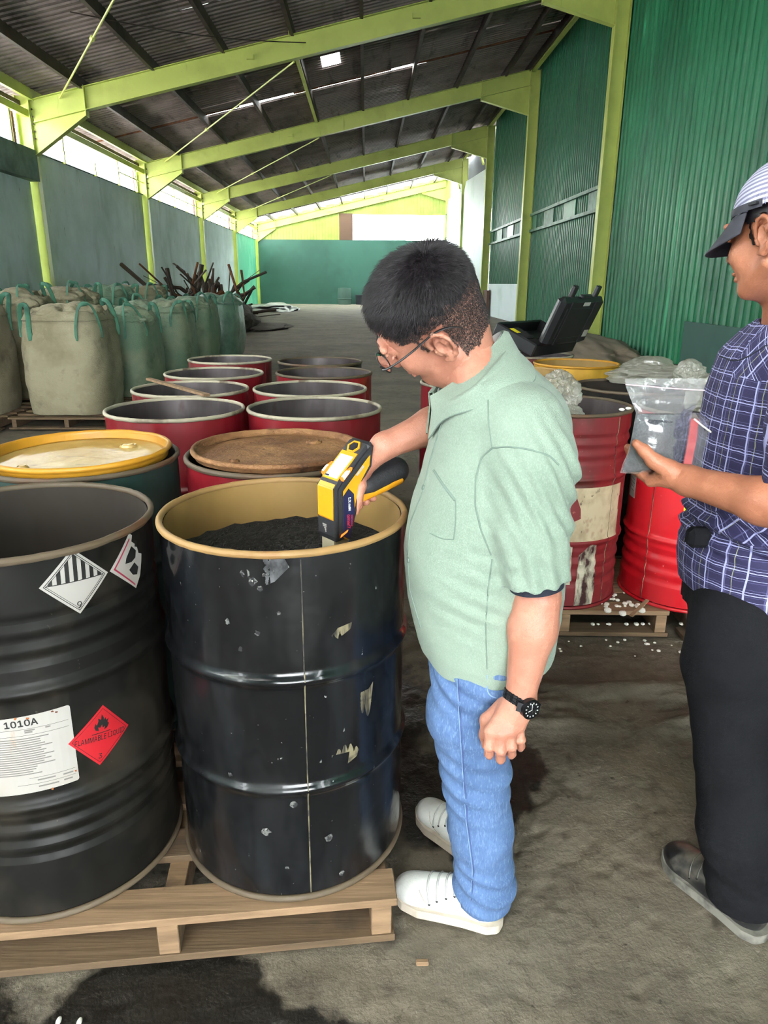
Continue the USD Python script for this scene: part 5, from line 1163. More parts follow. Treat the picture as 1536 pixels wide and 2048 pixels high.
# ---- the man in the plaid shirt ------------------------------------------------------------
def plaid(n, l, src, cur, base):
    """crossing pale lines in the cloth's own (u, v) layout"""
    n['uv'] = ('attribute', {'attribute': 'st'}); n['nz'] = ('noise_texture', {'scale': 26.0, 'detail': 2.0}); l.append((src, 'nz.vector'))
    n['wob'] = ('vector_math', {'math_type': 'scale', 'scale': .007}); l += [('nz.color', 'wob.vector1')]
    n['add'] = ('vector_math', {'math_type': 'add'}); l += [('uv.vector', 'add.vector1'), ('wob.vector', 'add.vector2')]
    n['sx'] = ('separate_xyz', {}); l.append(('add.vector', 'sx.vector'))
    cur = None
    def line(i, axis, period, shift, half, col):
        nonlocal cur
        n[f'a{i}'] = ('math', {'math_type': 'add', 'value2': shift}); l.append((f'sx.{axis}', f'a{i}.value1'))
        n[f'm{i}'] = ('math', {'math_type': 'floored_modulo', 'value2': period}); l.append((f'a{i}.value', f'm{i}.value1'))
        n[f's{i}'] = ('math', {'math_type': 'subtract', 'value2': period/2}); l.append((f'm{i}.value', f's{i}.value1'))
        n[f'b{i}'] = ('math', {'math_type': 'absolute'}); l.append((f's{i}.value', f'b{i}.value1'))
        n[f'c{i}'] = ('map_range', {'from_min': half*1.15, 'from_max': half*.85, 'to_min': 0.0, 'to_max': 1.0, 'clamp': True}); l.append((f'b{i}.value', f'c{i}.value'))
        n[f'k{i}'] = ('mix_color', {'a': base, 'b': col}); l.append((f'c{i}.result', f'k{i}.fac'))
        if cur: l.append((cur, f'k{i}.a'))
        cur = f'k{i}.result'
    pale, grey, yel = lin(156, 157, 200), lin(76, 74, 114), lin(128, 130, 108)
    line(0, 'x', .040, .012, .0014, grey); line(1, 'x', .080, .058, .0010, yel); line(2, 'y', .0165, .0, .0005, grey); line(3, 'y', .0495, .006, .0006, pale); line(6, 'y', .0495, .028, .0006, pale)
    line(4, 'y', .0495, .012, .0011, pale); line(5, 'x', .044, .030, .0018, pale)
    return cur
mat('plaid_cloth', lin(38, 34, 72), .85, extra=plaid, bump=(300, .0008))
mat('black_trousers', lin(18, 18, 21), .95, spec=.15, layers=[(lin(27, 27, 31), 3, .45, .7)], bump=(300, .001), bump2=(14, .006, 3))
mat('boot_black', lin(30, 30, 32), .35, layers=[(lin(118, 112, 102), 9, .48, .68, 5, .8)])
mat('boot_dusty', lin(120, 116, 108), .85, layers=[(lin(70, 68, 64), 14, .45, .65)])
def stripes(n, l, src, cur, base):
    n['w'] = ('wave_texture', {'wave_type': 'bands', 'bands_direction': 'z', 'scale': 34.0, 'distortion': 0.0}); n['mp'] = ('mapping', {'rotation': (.35, -.3, 0)}); l += [(src, 'mp.vector'), ('mp.vector', 'w.vector')]
    n['wr'] = ('map_range', {'from_min': .45, 'from_max': .6, 'clamp': True}); n['wx'] = ('mix_color', {'a': base, 'b': lin(118, 116, 142)}); l += [('w.fac', 'wr.value'), ('wr.result', 'wx.fac')]
    return 'wx.result'
mat('cap_white', lin(178, 178, 198), .85, extra=stripes)
mat('cap_stripe', lin(176, 174, 200), .8)
mat('cap_dark', lin(52, 52, 62), .7)
mat('tag_red', lin(190, 40, 36), .6)
m2 = thing('person', 'man in a dark plaid shirt and striped cap holding up a clear sample bag', 'person')
O2 = A3(.812, 1.452, 1.612); F2 = A3(-.44, .88, -.16); F2 /= np.linalg.norm(F2); U2 = A3(0, 0, 1)-F2*F2[2]; U2 /= np.linalg.norm(U2); L2 = np.cross(U2, F2); N2 = A3(.885, 1.505, 1.455)
h2b, HT2 = head_blob(O2, F2, L2, U2, N2, .060, 1.0, .0032); head2 = relax(h2b.mesh(), 4)
sL = A3(.855, 1.345, 1.375); eL = at(1600, 1022, 1.20); wL = at(1378, 962, 1.40); wv2 = at(1345, 950, 1.43)
hb2 = Blob(np.min([wL, at(1230, 860, 1.6), eL], 0)-.07, np.max([wL, eL, at(1300, 960, 1.5)], 0)+.08, .0032)
hb2.cone(eL, eL+(wL-eL)*.3, .045, .043, .02); hb2.cone(eL+(wL-eL)*.3, wL, .043, .030, .02); hb2.cone(wL, wv2, .030, .028, .015)
for i, (p, q, r_) in enumerate([((1302, 962, 1.452), (1270, 940, 1.50), (1262, 905, 1.512)), ((1306, 958, 1.475), (1268, 930, 1.525), (1256, 895, 1.532)), ((1312, 956, 1.496), (1280, 930, 1.545), (1266, 900, 1.550)), ((1318, 955, 1.515), (1292, 935, 1.555), (1280, 912, 1.560))]):
    p, q, r_ = at(*p), at(*q), at(*r_); hb2.cone(wv2+(p-at(1310, 957, 1.485))*.4, p, .020, .0130, .012); hb2.chain([p, q, r_], [.0115, .0102, .0085], .004)
hb2.chain([at(1338, 938, 1.415), at(1308, 922, 1.425), at(1289, 902, 1.428), at(1272, 887, 1.436)], [.021, .0150, .0118, .0092], .010)
hand2 = relax(hb2.mesh(), 3)
T2 = [(.855, .90, 1.52, .150, .175), (.93, .893, 1.52, .154, .178), (1.00, .897, 1.52, .157, .182), (1.08, .905, 1.52, .157, .190), (1.18, .908, 1.52, .154, .198), (1.29, .910, 1.52, .150, .203), (1.38, .913, 1.52, .136, .190), (1.425, .912, 1.52, .108, .150), (1.46, .905, 1.515, .078, .090)]
cb = Blob((.66, 1.18, .05), (1.25, 1.85, 1.52), .009); cb.stack([(z, x, y, a-.03, b-.03) for z, x, y, a, b in T2], .01); cb.cone(A3(.90, 1.51, 1.38), N2, .07, .056, .02)
cb.cone(sL, eL, .048, .040, .02); sR = A3(.98, 1.69, 1.375); eR = A3(1.06, 1.77, 1.10); cb.cone(sR, eR, .048, .040, .02); cb.cone(eR, A3(1.0, 1.62, .99), .040, .030, .02)
hp = [(A3(.835, 1.445, .84), A3(.868, 1.425, .45), A3(.930, 1.405, .09)), (A3(.975, 1.59, .84), A3(1.04, 1.61, .45), A3(1.10, 1.62, .09))]
for q in hp: cb.chain(list(q), [.075, .05, .036], .02)
obj('body', union([relax(cb.mesh(), 3), head2, hand2]), 'skin_brown', m2, smooth=True)
s2 = Blob((.66, 1.10, .82), (1.22, 1.90, 1.54), .0062)
sv = [sL+A3(.02, .03, .0), sL+(eL-sL)*.45, sL+(eL-sL)*.86]; s2.chain(sv, [.080, .074, .066], .02); s2.chain([sR, sR+(eR-sR)*.5, eR], [.080, .072, .064], .02)
d2 = (sv[2]-sv[1])/np.linalg.norm(sv[2]-sv[1]); e2 = sv[2]; cuff_cut(s2, e2, d2, .11, .053); s2.stack(T2, .018, pw=2.2)
s2.stack([(.78, .90, 1.52, .136, .160), (.90, .895, 1.52, .138, .162)], .004, 'cut'); s2.cone(N2+A3(0, 0, .07), N2-A3(0, 0, .03), .068, .058, .006, 'cut')
def folds2(v, N):
    w = .010*(meshkit.fbm(v*np.array([7, 7, 12])+9, 3, 24)-.5)
    q = v-A3(.78, 1.37, 1.02); return w+.009*np.exp(-(q[:, 2]/.045)**2)*np.sin((q[:, 2]+.5*q[:, 0])*150+3*meshkit.noise(v*8, 5))
shirt2 = thin(displace(relax(s2.mesh(), 4), folds2), .0003)
def plaid_layout(m):
    """cloth coordinates: upright on the trunk, on the bias on the yoke and the bunched fold; vertices doubled where the two meet"""
    v0 = np.array(m.vertices); c = v0[m.faces].mean(1)
    k = ((c[:, 2] > 1.345) & (c[:, 1] < 1.50)) | ((np.abs(c[:, 2]-1.04) < .026) & (c[:, 1] < 1.45))
    n = len(v0); f = m.faces+n*k[:, None]; v = np.vstack([v0, v0]); used, inv = np.unique(f.ravel(), return_inverse=True)
    v = v[used]; kk = (used >= n).astype(float); u = np.arctan2(-(v[:, 1]-1.52), -(v[:, 0]-.905))*.17; z = v[:, 2]; cs, sn = math.cos(.7), math.sin(.7)
    nm = vnormals(m)[used % n]
    return trimesh.Trimesh(v, inv.reshape(-1, 3), process=False), np.stack([u*(1-kk)+(u*cs-z*sn)*kk, z*(1-kk)+(u*sn+z*cs)*kk], -1)
pm_, puv = plaid_layout(shirt2); S2 = obj('shirt', pm_, 'plaid_cloth', m2, smooth=True, uv=puv)
seam_on(shirt2, [(1440, 712), (1455, 720), (1475, 722), (1500, 712), (1534, 690)], .0018, 'yoke_seam', 'navy_cotton', S2)
obj('belt_pouch', cbox(.05, .035, .045, .010).apply_translation(at(1396, 1074, 1.455)), 'black_trousers', m2, label='black pouch at his hip')
t2 = Blob((.62, 1.22, .02), (1.30, 1.80, .98), .0065); t2.stack([(.80, .90, 1.52, .135, .165), (.94, .90, 1.52, .138, .165)], .01)
t2.chain([A3(.846, 1.45, .83), A3(.832, 1.435, .70), A3(.876, 1.425, .45), A3(.905, 1.41, .25), A3(.940, 1.395, .10), A3(.942, 1.394, .07)], [.106, .096, .086, .082, .082, .082], .02)
t2.chain([A3(.985, 1.59, .83), A3(1.0, 1.60, .66), A3(1.04, 1.61, .45), A3(1.09, 1.62, .10), A3(1.09, 1.62, .075)], [.112, .102, .09, .082, .082], .02); t2.half((0, 0, .055), (0, 0, -1), .003)
TR2 = obj('trousers', thin(displace(relax(t2.mesh(), 4), lambda v, N: .012*(meshkit.fbm(v*np.array([6, 6, 9]), 3, 54)-.5)+.004*np.exp(-((v[:, 2]-.14)/.08)**2)*np.sin(v[:, 2]*100+v[:, 0]*40)), .0003), 'black_trousers', m2, smooth=True)
shoe((.836, 1.592), (.968, 1.315), 'scuffed black leather boot with a dusty sole', 'boot_black', 'boot_dusty', 'boot_black', m2, hi=True)
shoe((1.02, 1.76), (1.13, 1.49), 'black boot of the far foot', 'boot_black', 'boot_dusty', 'boot_black', m2, hi=True)
p = at(1528, 1817, 1.335); obj('heel_tag', bar(p, p+A3(.012, .004, .0), .010, .003), 'tag_red', m2, label='small red tag')
# hair at the temple, under the cap
v2 = np.array(head2.vertices); n2 = vnormals(head2); lc = (v2-O2)@np.array([F2, L2, U2]).T; mk2 = hairmask(lc); f2 = head2.faces[mk2[head2.faces].all(1)]
hm2 = trimesh.Trimesh(v2+n2*.003, f2, process=False); hm2.remove_unreferenced_vertices(); obj('hair', hm2, 'black_hair', m2, smooth=True)
CAP = thing('cap', None, None, parent=m2); props(CAP, 'white striped cap with a dark brim')
cbk = Blob(O2-.17, O2+.17, .0035); Mh = np.array([F2, L2, U2]); tilt = math.radians(-10)
cbk.ell(HT2(-.008, 0, .052), (.108, .090, .100), Mh, 0); nr = -(U2*math.cos(.20)-F2*math.sin(-.20)); nr = -(U2*.97+F2*.10)
cbk.half(HT2(.06, 0, .046), nr, .006); cbk.ell(HT2(-.008, 0, .050), (.1035, .086, .096), Mh, .002, 'cut')
crown = relax(cbk.mesh(), 3); cv = (np.array(crown.vertices)-O2)@Mh.T
crown = displace(crown, lambda v, N: .0*v[:, 0])
obj('crown', crown, 'cap_white', CAP, smooth=True)
a = np.linspace(-1.25, 1.25, 30); rr_ = np.linspace(0, 1, 8); Bp = np.zeros((30, 8, 3))
for j, r_ in enumerate(rr_):
    for i, q in enumerate(a): Bp[i, j] = HT2(-.008+(.108+.072*r_*max(math.cos(q*1.1), 0)**.6)*math.cos(q), (.088+.006*r_)*math.sin(q), .050-.052*r_*max(math.cos(q), 0)-.022*r_*abs(math.sin(q))**2)
obj('brim', thick_sheet(Bp, .003), 'cap_dark', CAP, smooth=True)
band = np.array([[HT2(-.008+.1095*math.cos(q), .0915*math.sin(q), z-.010*math.cos(q)*-.0) for z in (.052, .066)] for q in np.linspace(-1.6, 1.6, 40)]); obj('sweatband', thick_sheet(band, .001), 'cap_dark', CAP, smooth=True)
obj('buckle', bar(HT2(-.005, .0935, .060), HT2(.012, .0930, .060), .012, .004, U2), 'black_plastic', CAP)

# ------------------------------------------------------------------ clear bags and film
def film(name, tint, clear, rough=.12, spec=.25, bd=.006):
    n = {'t': ('transparent_bsdf', {'color': (.97, .97, .97)}), 'd': ('diffuse_bsdf', {'color': tint}), 'tr': ('translucent_bsdf', {'color': tint}), 'g': ('glossy_bsdf', {'roughness': rough, 'color': (1, 1, 1)}),
         'm1': ('mix_closure', {'fac': .5}), 'm2': ('mix_closure', {'fac': clear}), 'f': ('fresnel', {'IOR': 1.5}), 'fm': ('math', {'math_type': 'multiply_add', 'value2': .45, 'value3': spec*.2}), 'm3': ('mix_closure', {}),
         'nz': ('noise_texture', {'scale': 34.0, 'detail': 3.0}), 'ps': ('geometry', {}), 'b': ('bump', {'distance': bd, 'strength': 1.0})}
    MATS[name] = usdkit.material(stage, '/World/Looks/'+name, n, [('d.BSDF', 'm1.closure1'), ('tr.BSDF', 'm1.closure2'), ('m1.closure', 'm2.closure1'), ('t.BSDF', 'm2.closure2'), ('f.fac', 'fm.value1'), ('fm.value', 'm3.fac'), ('m2.closure', 'm3.closure1'), ('g.BSDF', 'm3.closure2'), ('ps.position', 'nz.vector'), ('nz.fac', 'b.height'), ('b.normal', 'g.normal')], surface='m3.closure')
film('clear_film', (.80, .81, .83), .84, .10, .10, .0014); film('dusty_film', lin(196, 192, 178), .60, .2, .2, .0018); film('grey_film', lin(168, 166, 152), .45, .25, .2, .0018)
mat('black_sand', lin(66, 69, 76), .8, layers=[(lin(92, 95, 100), 150, .52, .62, 3), (lin(46, 47, 52), 30, .5, .7)], bump=(220, .006, 3))
mat('zip_pink', lin(222, 186, 200), .5)
mat('zip_white', lin(232, 228, 226), .5)
def pillow(rows, Yc, thick, n=28, noise_=.0, seed=0, tilt=0.0):
    """rows: (py, px left, px right) edges, at depth Yc; thick(v) the half thickness"""
    rows = sorted(rows); v = np.linspace(0, 1, 36); py = np.interp(v, np.linspace(0, 1, len(rows)), [r[0] for r in rows])
    xl, xr = (np.interp(v, np.linspace(0, 1, len(rows)), [r[k] for r in rows]) for k in (1, 2)); u = np.linspace(0, 1, n); A_, B_ = np.zeros((36, n, 3)), np.zeros((36, n, 3))
    for i in range(36):
        L_, R_e = at(xl[i], py[i], Yc+tilt*(v[i]-.5)), at(xr[i], py[i], Yc+tilt*(v[i]-.5)+.012)
        for j in range(n):
            p = L_+(R_e-L_)*u[j]; h = thick(v[i])*(1-(2*u[j]-1)**2)**.9*1.1
            A_[i, j], B_[i, j] = p-A3(0, 1, 0)*h, p+A3(0, 1, 0)*h
    if noise_:
        for Q in (A_, B_): Q[..., 1] += noise_*(meshkit.fbm(Q*38+seed, 3, seed+1)-.5)*np.clip(1-(2*u-1)**6, 0, 1)
    a, b = grid_sheet(A_), grid_sheet(B_); b.faces = b.faces[:, ::-1]; return cat_([a, b])
SB = thing('sample_bag', 'clear zip bag of black sand held up by the plaid-shirted man', 'bag')
rows = [(757, 1250, 1411), (775, 1252, 1408), (800, 1262, 1398), (826, 1272, 1384), (870, 1264, 1378), (905, 1256, 1372), (925, 1246, 1368), (946, 1240, 1364)]
obj('film', pillow(rows, 1.478, lambda v: 0.0015+.021*np.clip((v-.32)/.2, 0, 1)**.8*np.clip((1.02-v)/.12, 0, 1)**.5, noise_=.007, seed=3), 'clear_film', SB, smooth=True)
rows2 = [(828, 1276, 1380), (850, 1269, 1378), (880, 1263, 1374), (905, 1258, 1370), (925, 1250, 1366), (943, 1244, 1362)]
obj('sand', pillow(rows2, 1.478, lambda v: 0.001+.0185*np.clip(v/.12+.15, 0, 1)**.5*np.clip((1.02-v)/.14, 0, 1)**.5, noise_=.004, seed=5), 'black_sand', SB, smooth=True)
obj('zip_seal', sweep([at(1251, 769, 1.4765), at(1290, 772, 1.477), at(1330, 776, 1.48), at(1409, 781, 1.4885)], .0013, 6), 'zip_pink', SB)
EB = thing('empty_bag', 'empty clear zip bag hanging behind the forearm beside the sample bag', 'bag')
obj('film', pillow([(826, 1376, 1400), (850, 1374, 1428), (880, 1370, 1436), (930, 1368, 1430), (955, 1372, 1424), (965, 1378, 1418)], 1.53, lambda v: .004, noise_=.008, seed=9), 'clear_film', EB, smooth=True)
obj('zip_seal', sweep([at(1388, 838, 1.522), at(1408, 854, 1.522), at(1434, 873, 1.522)], .0022, 6), 'zip_white', EB)
def crumpled(name, label, c, r, m, seed, group='plastic film heaps', sub=5, amp=.5):
    s = trimesh.creation.icosphere(sub, 1.0); v = np.array(s.vertices); q = v*2.1+seed
    rid = 1-np.abs(2*meshkit.fbm(q*1.25, 5, seed)-1); big = meshkit.fbm(v*1.2+seed*2, 2, seed+5)
    v = v*(.75+amp*(rid-.5)+.7*(big-.35))[:, None]; v[:, 2] = np.maximum(v[:, 2], -.45); s.vertices = v*np.asarray(r)+np.asarray(c)
    o = obj(name, s, m, label=label, cat='plastic film', group=group, smooth=True); return o
crumpled('plastic_bag', 'crumpled clear bag standing out of the old red banded drum', at(1118, 790, 3.22)+A3(0, 0, .0), (.085, .09, .115), 'dusty_film', 3)
crumpled('plastic_bag', 'long heap of greyish film over the dark open drum', at(1300, 750, 4.02), (.22, .14, .085), 'dusty_film', 5)
crumpled('plastic_bag', 'puffed clear bag end right of the long film heap', at(1378, 760, 3.74), (.085, .08, .085), 'dusty_film', 7)
crumpled('plastic_bag', 'grey film bundle beside the plaid shirt on the bright red drum', at(1425, 800, 3.22), (.10, .10, .10), 'grey_film', 11)
crumpled('plastic_bag', 'small white bag remnant low inside the old red banded drum', A3(.86, 3.02, 1.0), (.07, .05, .035), 'dusty_film', 13, sub=4)

# ------------------------------------------------------------------ black hard case
CE = A3(.66, .75, 0); CE /= np.linalg.norm(CE); CPd = A3(-.66, .58, .38); CPd -= CE*(CPd@CE); CPd /= np.linalg.norm(CPd); CN = np.cross(CE, CPd); CN = CN if CN[2] > 0 else -CN
CQ = A3(.30, -.27, .90); CQ -= CE*(CQ@CE); CQ /= np.linalg.norm(CQ); CM = np.cross(CE, CQ)
H0 = at(1074, 690, 5.18); CL, CD = .66, .37
CASE = thing('hard_case', 'open black hard-shell equipment case with raised latches on a drum', 'case')
def cb_(o, ax, L, D, t0, t1, e0=0, d0=0, r=.01):
    """box on the case's axes: along the hinge, along the other axis, along the normal"""
    e, d, n_ = ax; m = cbox(L, D, t1-t0, min(r, (t1-t0)*.45)); M_ = np.eye(4); M_[:3, 0], M_[:3, 1], M_[:3, 2] = e, d, n_; M_[:3, 3] = o+e*(e0+L/2)+d*(d0+D/2)+n_*((t0+t1)/2); m.apply_transform(M_); trimesh.repair.fix_normals(m); return m
bx = (CE, CPd, CN); lx = (CE, CQ, CM if CM@A3(0, -1, 0) > 0 else -CM)
for nm, q in (('base_floor', cb_(H0, bx, CL, CD, -.10, -.085)), ('base_wall', cb_(H0, bx, CL, .018, -.10, 0)), ('base_wall', cb_(H0, bx, CL, .018, -.10, 0, 0, CD-.018)), ('base_wall', cb_(H0, bx, .018, CD, -.10, 0)), ('base_wall', cb_(H0, bx, .018, CD, -.10, 0, CL-.018))): obj(nm, q, 'black_plastic', CASE)
mat('black_foam', lin(22, 22, 24), .95); obj('foam', cb_(H0, bx, CL-.06, .10, -.085, -.02, .03, .03), 'black_foam', CASE); obj('foam', cb_(H0, bx, .20, .16, -.085, -.02, .03, .15), 'black_foam', CASE)
obj('paper_slip', cb_(H0, bx, .06, .07, -.02, -.016, .07, .22, .001), 'label_yellow', CASE, label='pale yellow paper slip')
lidm = cb_(H0, lx, CL, CD, -.02, .055, r=.03); obj('lid', lidm, 'black_plastic', CASE)
obj('lid_panel', cb_(H0, lx, CL-.16, CD-.14, .050, .060, .08, .07, .004), 'black_plastic', CASE)
for e0 in (.11, .49):
    obj('lid_rib', cb_(H0, lx, .05, CD-.04, .050, .064, e0, .02, .004), 'black_plastic', CASE)
    obj('latch', cb_(H0, lx, .055, .085, .0, .03, e0, CD-.005, .006), 'black_plastic', CASE)
obj('handle', cb_(H0, lx, (.16), .028, .02, .05, .25, CD-.004, .008), 'black_plastic', CASE)
obj('white_label', cb_(H0, lx, .10, .028, .0645, .066, .29, CD-.05, .0005), 'label_white', CASE); obj('white_label', cb_(H0, lx, .075, .055, .0645, .066, .52, .07, .0005), 'label_white', CASE)

# ------------------------------------------------------------------ bulk bags by the left wall
mat('bag_beige', lin(152, 143, 119), .85, layers=[(lin(126, 117, 93), 2.2, .42, .65), (lin(98, 90, 74), 3.5, .58, .74, 5, .8), (lin(172, 164, 142), 7, .6, .75, 4, .5)], bump=((40, 40, 90), .006, 3))
mat('bag_green', lin(104, 126, 104), .7, layers=[(lin(134, 140, 116), 1.8, .45, .65), (lin(66, 82, 68), 3, .55, .75, 5, .8)], bump=((40, 40, 90), .006, 3))
mat('bag_glossy', lin(110, 136, 120), .32, coat=.3, layers=[(lin(84, 108, 94), 2.5, .45, .65)], bump=(24, .01, 3))
mat('strap_green', lin(72, 122, 100), .7, layers=[(lin(52, 92, 78), 5, .45, .65)])
def bulk_bag(label, x, y, w, d, h, rot, seed, m, z0=.12, pleats=0, loops=True):
    t = thing('bulk_bag', label, 'bulk bag', (x, y, z0), (0, 0, rot), 'bulk bags along the left wall')
    na, nz_ = 72, 26; th = np.arange(na)*2*np.pi/na; zz = np.linspace(0, 1, nz_); P = np.zeros((nz_+7, na, 3)); pw = 4.2
    for i, q in enumerate(zz):
        b = 1+.045*math.sin(math.pi*min(q*1.05, 1))**.8-.05*(1-q)**4-.03*q**6; ex = pw-.8*q
        c, s = np.cos(th), np.sin(th); rr_ = (np.abs(c)**ex+np.abs(s)**ex)**(-1/ex)
        P[i] = np.stack([w/2*b*rr_*c, d/2*b*rr_*s, q*h+0*th], -1)
    for k in range(7):
        f = 1-(k+1)/7.5; b = P[nz_-1]; P[nz_+k] = np.stack([b[:, 0]*f, b[:, 1]*f, h+.05*math.sin(k*1.1)-.02*k*.5+.09*(1-f)*(meshkit.noise(np.stack([b[:, 0]*4+seed, b[:, 1]*4, 0*th+k*.6], -1), seed)-.3)], -1)
    Nn = P*np.array([1, 1, 0]); Nn /= np.linalg.norm(Nn, axis=2, keepdims=True)+1e-9
    wr = .05*(meshkit.fbm(P*np.array([4, 4, 3])+seed*3, 4, seed)-.5)+.022*(1-np.abs(2*meshkit.noise(P*np.array([7, 7, 16])+seed, seed+4)-1)-.5)*(zz.mean())
    if pleats: wr += .022*np.abs(np.sin(np.broadcast_to(th, P.shape[:2])*pleats+2*meshkit.noise(P*2, 3)))**.5
    P = P+Nn*wr[..., None]; P = np.concatenate([P, P[:, :1]], 1)
    obj('sack', grid_sheet(P), m, t, smooth=True)
    # turned-over lip and filling spout
    lip = np.stack([np.array([[P[nz_-1, k, 0]*(1.02-.05*j), P[nz_-1, k, 1]*(1.02-.05*j), h+.035*j*(.4+meshkit.noise(np.array([k*.33, j, seed*1.])*1.0, seed))] for j in range(4)]) for k in range(na+1)])
    obj('top_lip', thick_sheet(lip, .004), m, t, smooth=True)
    for k_ in range(3):
        g_ = np.random.default_rng(seed*7+k_); c_ = np.array([g_.uniform(-.26, .26)*w, g_.uniform(-.3, .15)*d, h+.02]); hp_ = trimesh.creation.icosphere(4, 1.0); q = np.array(hp_.vertices); q = q*(.55+.9*meshkit.fbm(q*1.7+seed+k_*5, 4, seed))[:, None]; hp_.vertices = q*[.27, .22, .15]+c_
        obj('top_flap', hp_, m, t, smooth=True)
    if loops:
        g = random.Random(seed)
        for sx, sy in ((-1, -1), (1, -1), (1, 1), (-1, 1)):
            cx_, cy_ = sx*w*.40, sy*d*.40; hh = g.uniform(.13, .24); lean = g.uniform(-.08, .08)
            pts = [(cx_-sx*.11, cy_+sy*.095, h-.20), (cx_-sx*.10, cy_+sy*.085, h-.02), (cx_-sx*.075+lean*.6, cy_+sy*.035, h+hh*.85), (cx_-sx*.02+lean, cy_, h+hh), (cx_+sx*.03+lean*.6, cy_-sy*.04, h+hh*.80), (cx_+sx*.07, cy_-sy*.11, h-.02), (cx_+sx*.08, cy_-sy*.12, h-.18)]
            C = CS(np.linspace(0, 1, 7), np.array(pts))(np.linspace(0, 1, 26)); obj('lifting_loop', sweep(C, .026, 8, flat=.14, up=(sx*.6, -sy*.8, .2)), 'strap_green', t, smooth=True)
    return t
BG = [('big beige bulk bag at the front of the row with green loops', -3.27, 8.22, .86, .95, .99, 0, 3, 'bag_beige', 0), ('beige bulk bag at the left picture edge beside the front bag', -4.42, 8.05, .95, .95, 1.03, 4, 5, 'bag_beige', 0),
      ('green-tinted bulk bag directly behind the front beige bag', -3.20, 9.55, .95, 1.0, .92, -3, 7, 'bag_green', 0), ('grey-green bulk bag third in the row, dull side', -3.12, 11.2, .98, 1.05, .97, 2, 9, 'bag_green', 0),
      ('narrow beige and green bulk bag fourth in the row', -3.10, 12.9, .95, 1.0, .98, 0, 11, 'bag_green', 8), ('shiny green pleated bulk bag at the far end of the row', -3.05, 14.9, 1.05, 1.5, 1.0, 0, 13, 'bag_glossy', 9),
      ('beige bulk bag in the second row behind the left-edge bag', -4.45, 9.4, .95, .95, 1.12, 3, 15, 'bag_beige', 0), ('beige bulk bag second row, below the nearest left column', -4.40, 10.9, .95, 1.0, 1.14, -2, 17, 'bag_beige', 0),
      ('bulk bag second row with tall dark loops against the wall', -4.35, 12.5, .95, 1.0, 1.16, 2, 19, 'bag_green', 0), ('beige bulk bag second row near the far loops', -4.30, 14.2, .95, 1.0, 1.16, 0, 21, 'bag_beige', 0),
      ('bulk bag in the third row nearest the wall panel', -5.7, 10.6, .95, 1.0, 1.22, 0, 23, 'bag_beige', 0), ('bulk bag in the third row below the second column', -5.6, 13.4, .95, 1.0, 1.2, 0, 25, 'bag_green', 0)]
for lab, x, y, w, d, h, rot, sd, m, pl in BG: bulk_bag(lab, x, y, w, d, h, rot, sd, m, .0 if x < -5 else .142, pl)
for i, (y0, y1) in enumerate(((7.62, 8.85), (8.95, 10.15), (10.55, 11.85), (12.3, 13.5), (14.0, 15.75))):
    pallet(['dark pallet under the front beige bulk bag', 'dark pallet under the second bulk bag', 'dark pallet under the third bulk bag', 'dark pallet under the fourth bulk bag', 'dark pallet under the shiny pleated bulk bag'][i], (-3.82, y0, 0), 0, 1.2, y1-y0, wood='pallet_wood_dirty', group='pallets under the bulk bags', decks=6)
for i, y0 in enumerate((7.55, 8.95, 10.4, 12.0, 13.7)):
    pallet(['dark pallet under the left-edge bulk bag', 'dark pallet, second row, second', 'dark pallet, second row, third', 'dark pallet, second row, fourth', 'dark pallet, second row, fifth'][i], (-5.03, y0, 0), 0, 1.16, 1.1, wood='pallet_wood_dirty', group='pallets under the bulk bags', decks=6)

# ------------------------------------------------------------------ scrap, far odds and ends
mat('scrap_brown', lin(66, 55, 45), .85, layers=[(lin(52, 40, 34), 4, .45, .65)])
SC = thing('scrap_pile', 'tangled heap of rusty scrap metal and branches beyond the bulk bags', 'scrap', kind=None)
g = np.random.default_rng(21)
for i in range(90):
    y = g.uniform(19, 29.5); k = (y-19)/10.5; a = np.array([g.uniform(-5.0, -3.6)-1.5*k, y, g.uniform(.02, .5)]); hmax = 1.9-.5*abs(a[0]+4.9)
    dv = np.array([g.normal(0, .9), g.normal(0, .6), g.uniform(-.1, .75)*max(.35, hmax)]); a[2] += g.uniform(0, .8)*max(0, 1-k); b = a+dv; b[2] = min(b[2]+.3, 2.0); m_ = (a+b)/2+g.normal(0, .16, 3)
    a[2], b[2], m_[2] = max(a[2], .03), max(b[2], .03), max(m_[2], .03)
    obj('scrap_bar' if i % 3 else 'bent_strip', sweep([a, m_, b], g.uniform(.025, .075), 6, flat=1.0 if i % 3 else .3), 'scrap_brown' if i % 5 else 'rust_steel', SC)
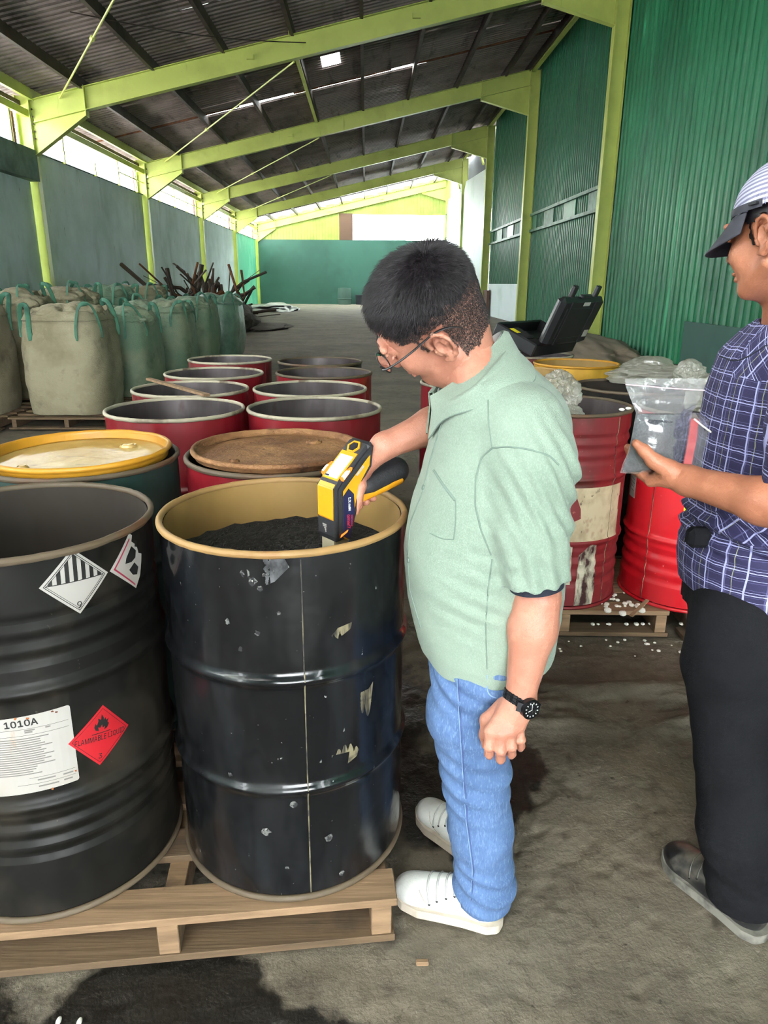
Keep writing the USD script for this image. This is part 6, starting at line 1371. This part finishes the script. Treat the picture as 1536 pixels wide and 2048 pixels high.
v = trimesh.creation.icosphere(4, 1.0); q = np.array(v.vertices); q = q*(.7+.6*meshkit.fbm(q*2.5, 4, 3))[:, None]; q[:, 2] = np.maximum(q[:, 2], 0); v.vertices = q*[1.1, 4.2, 1.15]+[-4.9, 24.5, 0.0]; obj('heap_core', v, 'scrap_brown', SC)
v = trimesh.creation.icosphere(3, 1.0); q = np.array(v.vertices); q = q*(.7+.6*meshkit.fbm(q*2.2+4, 3, 6))[:, None]; q[:, 2] = np.maximum(q[:, 2], 0); v.vertices = q*[.9, 2.2, .14]+[-3.6, 26.5, 0.0]; obj('loose_spill', v, 'scrap_brown', SC)
mat('tarp_black', lin(34, 40, 42), .4)
v = trimesh.creation.icosphere(4, 1.0); q = np.array(v.vertices); q = q*(.7+.6*meshkit.fbm(q*2.2, 4, 8))[:, None]; q[:, 2] = np.maximum(q[:, 2], 0); v.vertices = q*[1.5, 2.4, .42]+[-5.4, 43, -.01]; obj('tarpaulin', v, 'tarp_black', label='dark crumpled tarpaulin on the floor near the far wall', cat='tarpaulin', smooth=True)
mat('barrel_grey', lin(70, 96, 90), .6)
t = thing('far_barrel', 'small grey barrel standing against the green far wall', 'barrel', (-1.62, 56.6, 0)); obj('barrel_body', lathe([(0, .0), (.48, .0), (.52, .3), (.52, .9), (.48, 1.2), (0, 1.2)], 32), 'barrel_grey', t, smooth=40); obj('barrel_hoop', lathe([(.525, .38), (.55, .42), (.525, .46)], 32), 'barrel_grey', t)
t = thing('far_barrel', 'low dark bin beside the grey barrel at the far wall', 'barrel', (-.35, 56.6, 0)); obj('barrel_body', lathe([(0, .0), (.42, .0), (.45, .7), (0, .7)], 32), 'dark_fill', t, smooth=40); obj('barrel_rim', lathe([(.45, .66), (.48, .68), (.45, .70)], 32), 'dark_fill', t)
mat('dirt_heap', lin(120, 108, 92), .95)
v = trimesh.creation.icosphere(4, 1.0); q = np.array(v.vertices); q = q*(.7+.6*meshkit.fbm(q*2.2+2, 4, 8))[:, None]; q[:, 2] = np.maximum(q[:, 2], 0); v.vertices = q*[.8, 3.2, .42]+[5.3, 17.6, -.01]; obj('dirt_heap', v, 'dirt_heap', label='low heap of dusty sacks of dirt at the foot of the right wall', cat='heap', smooth=True)
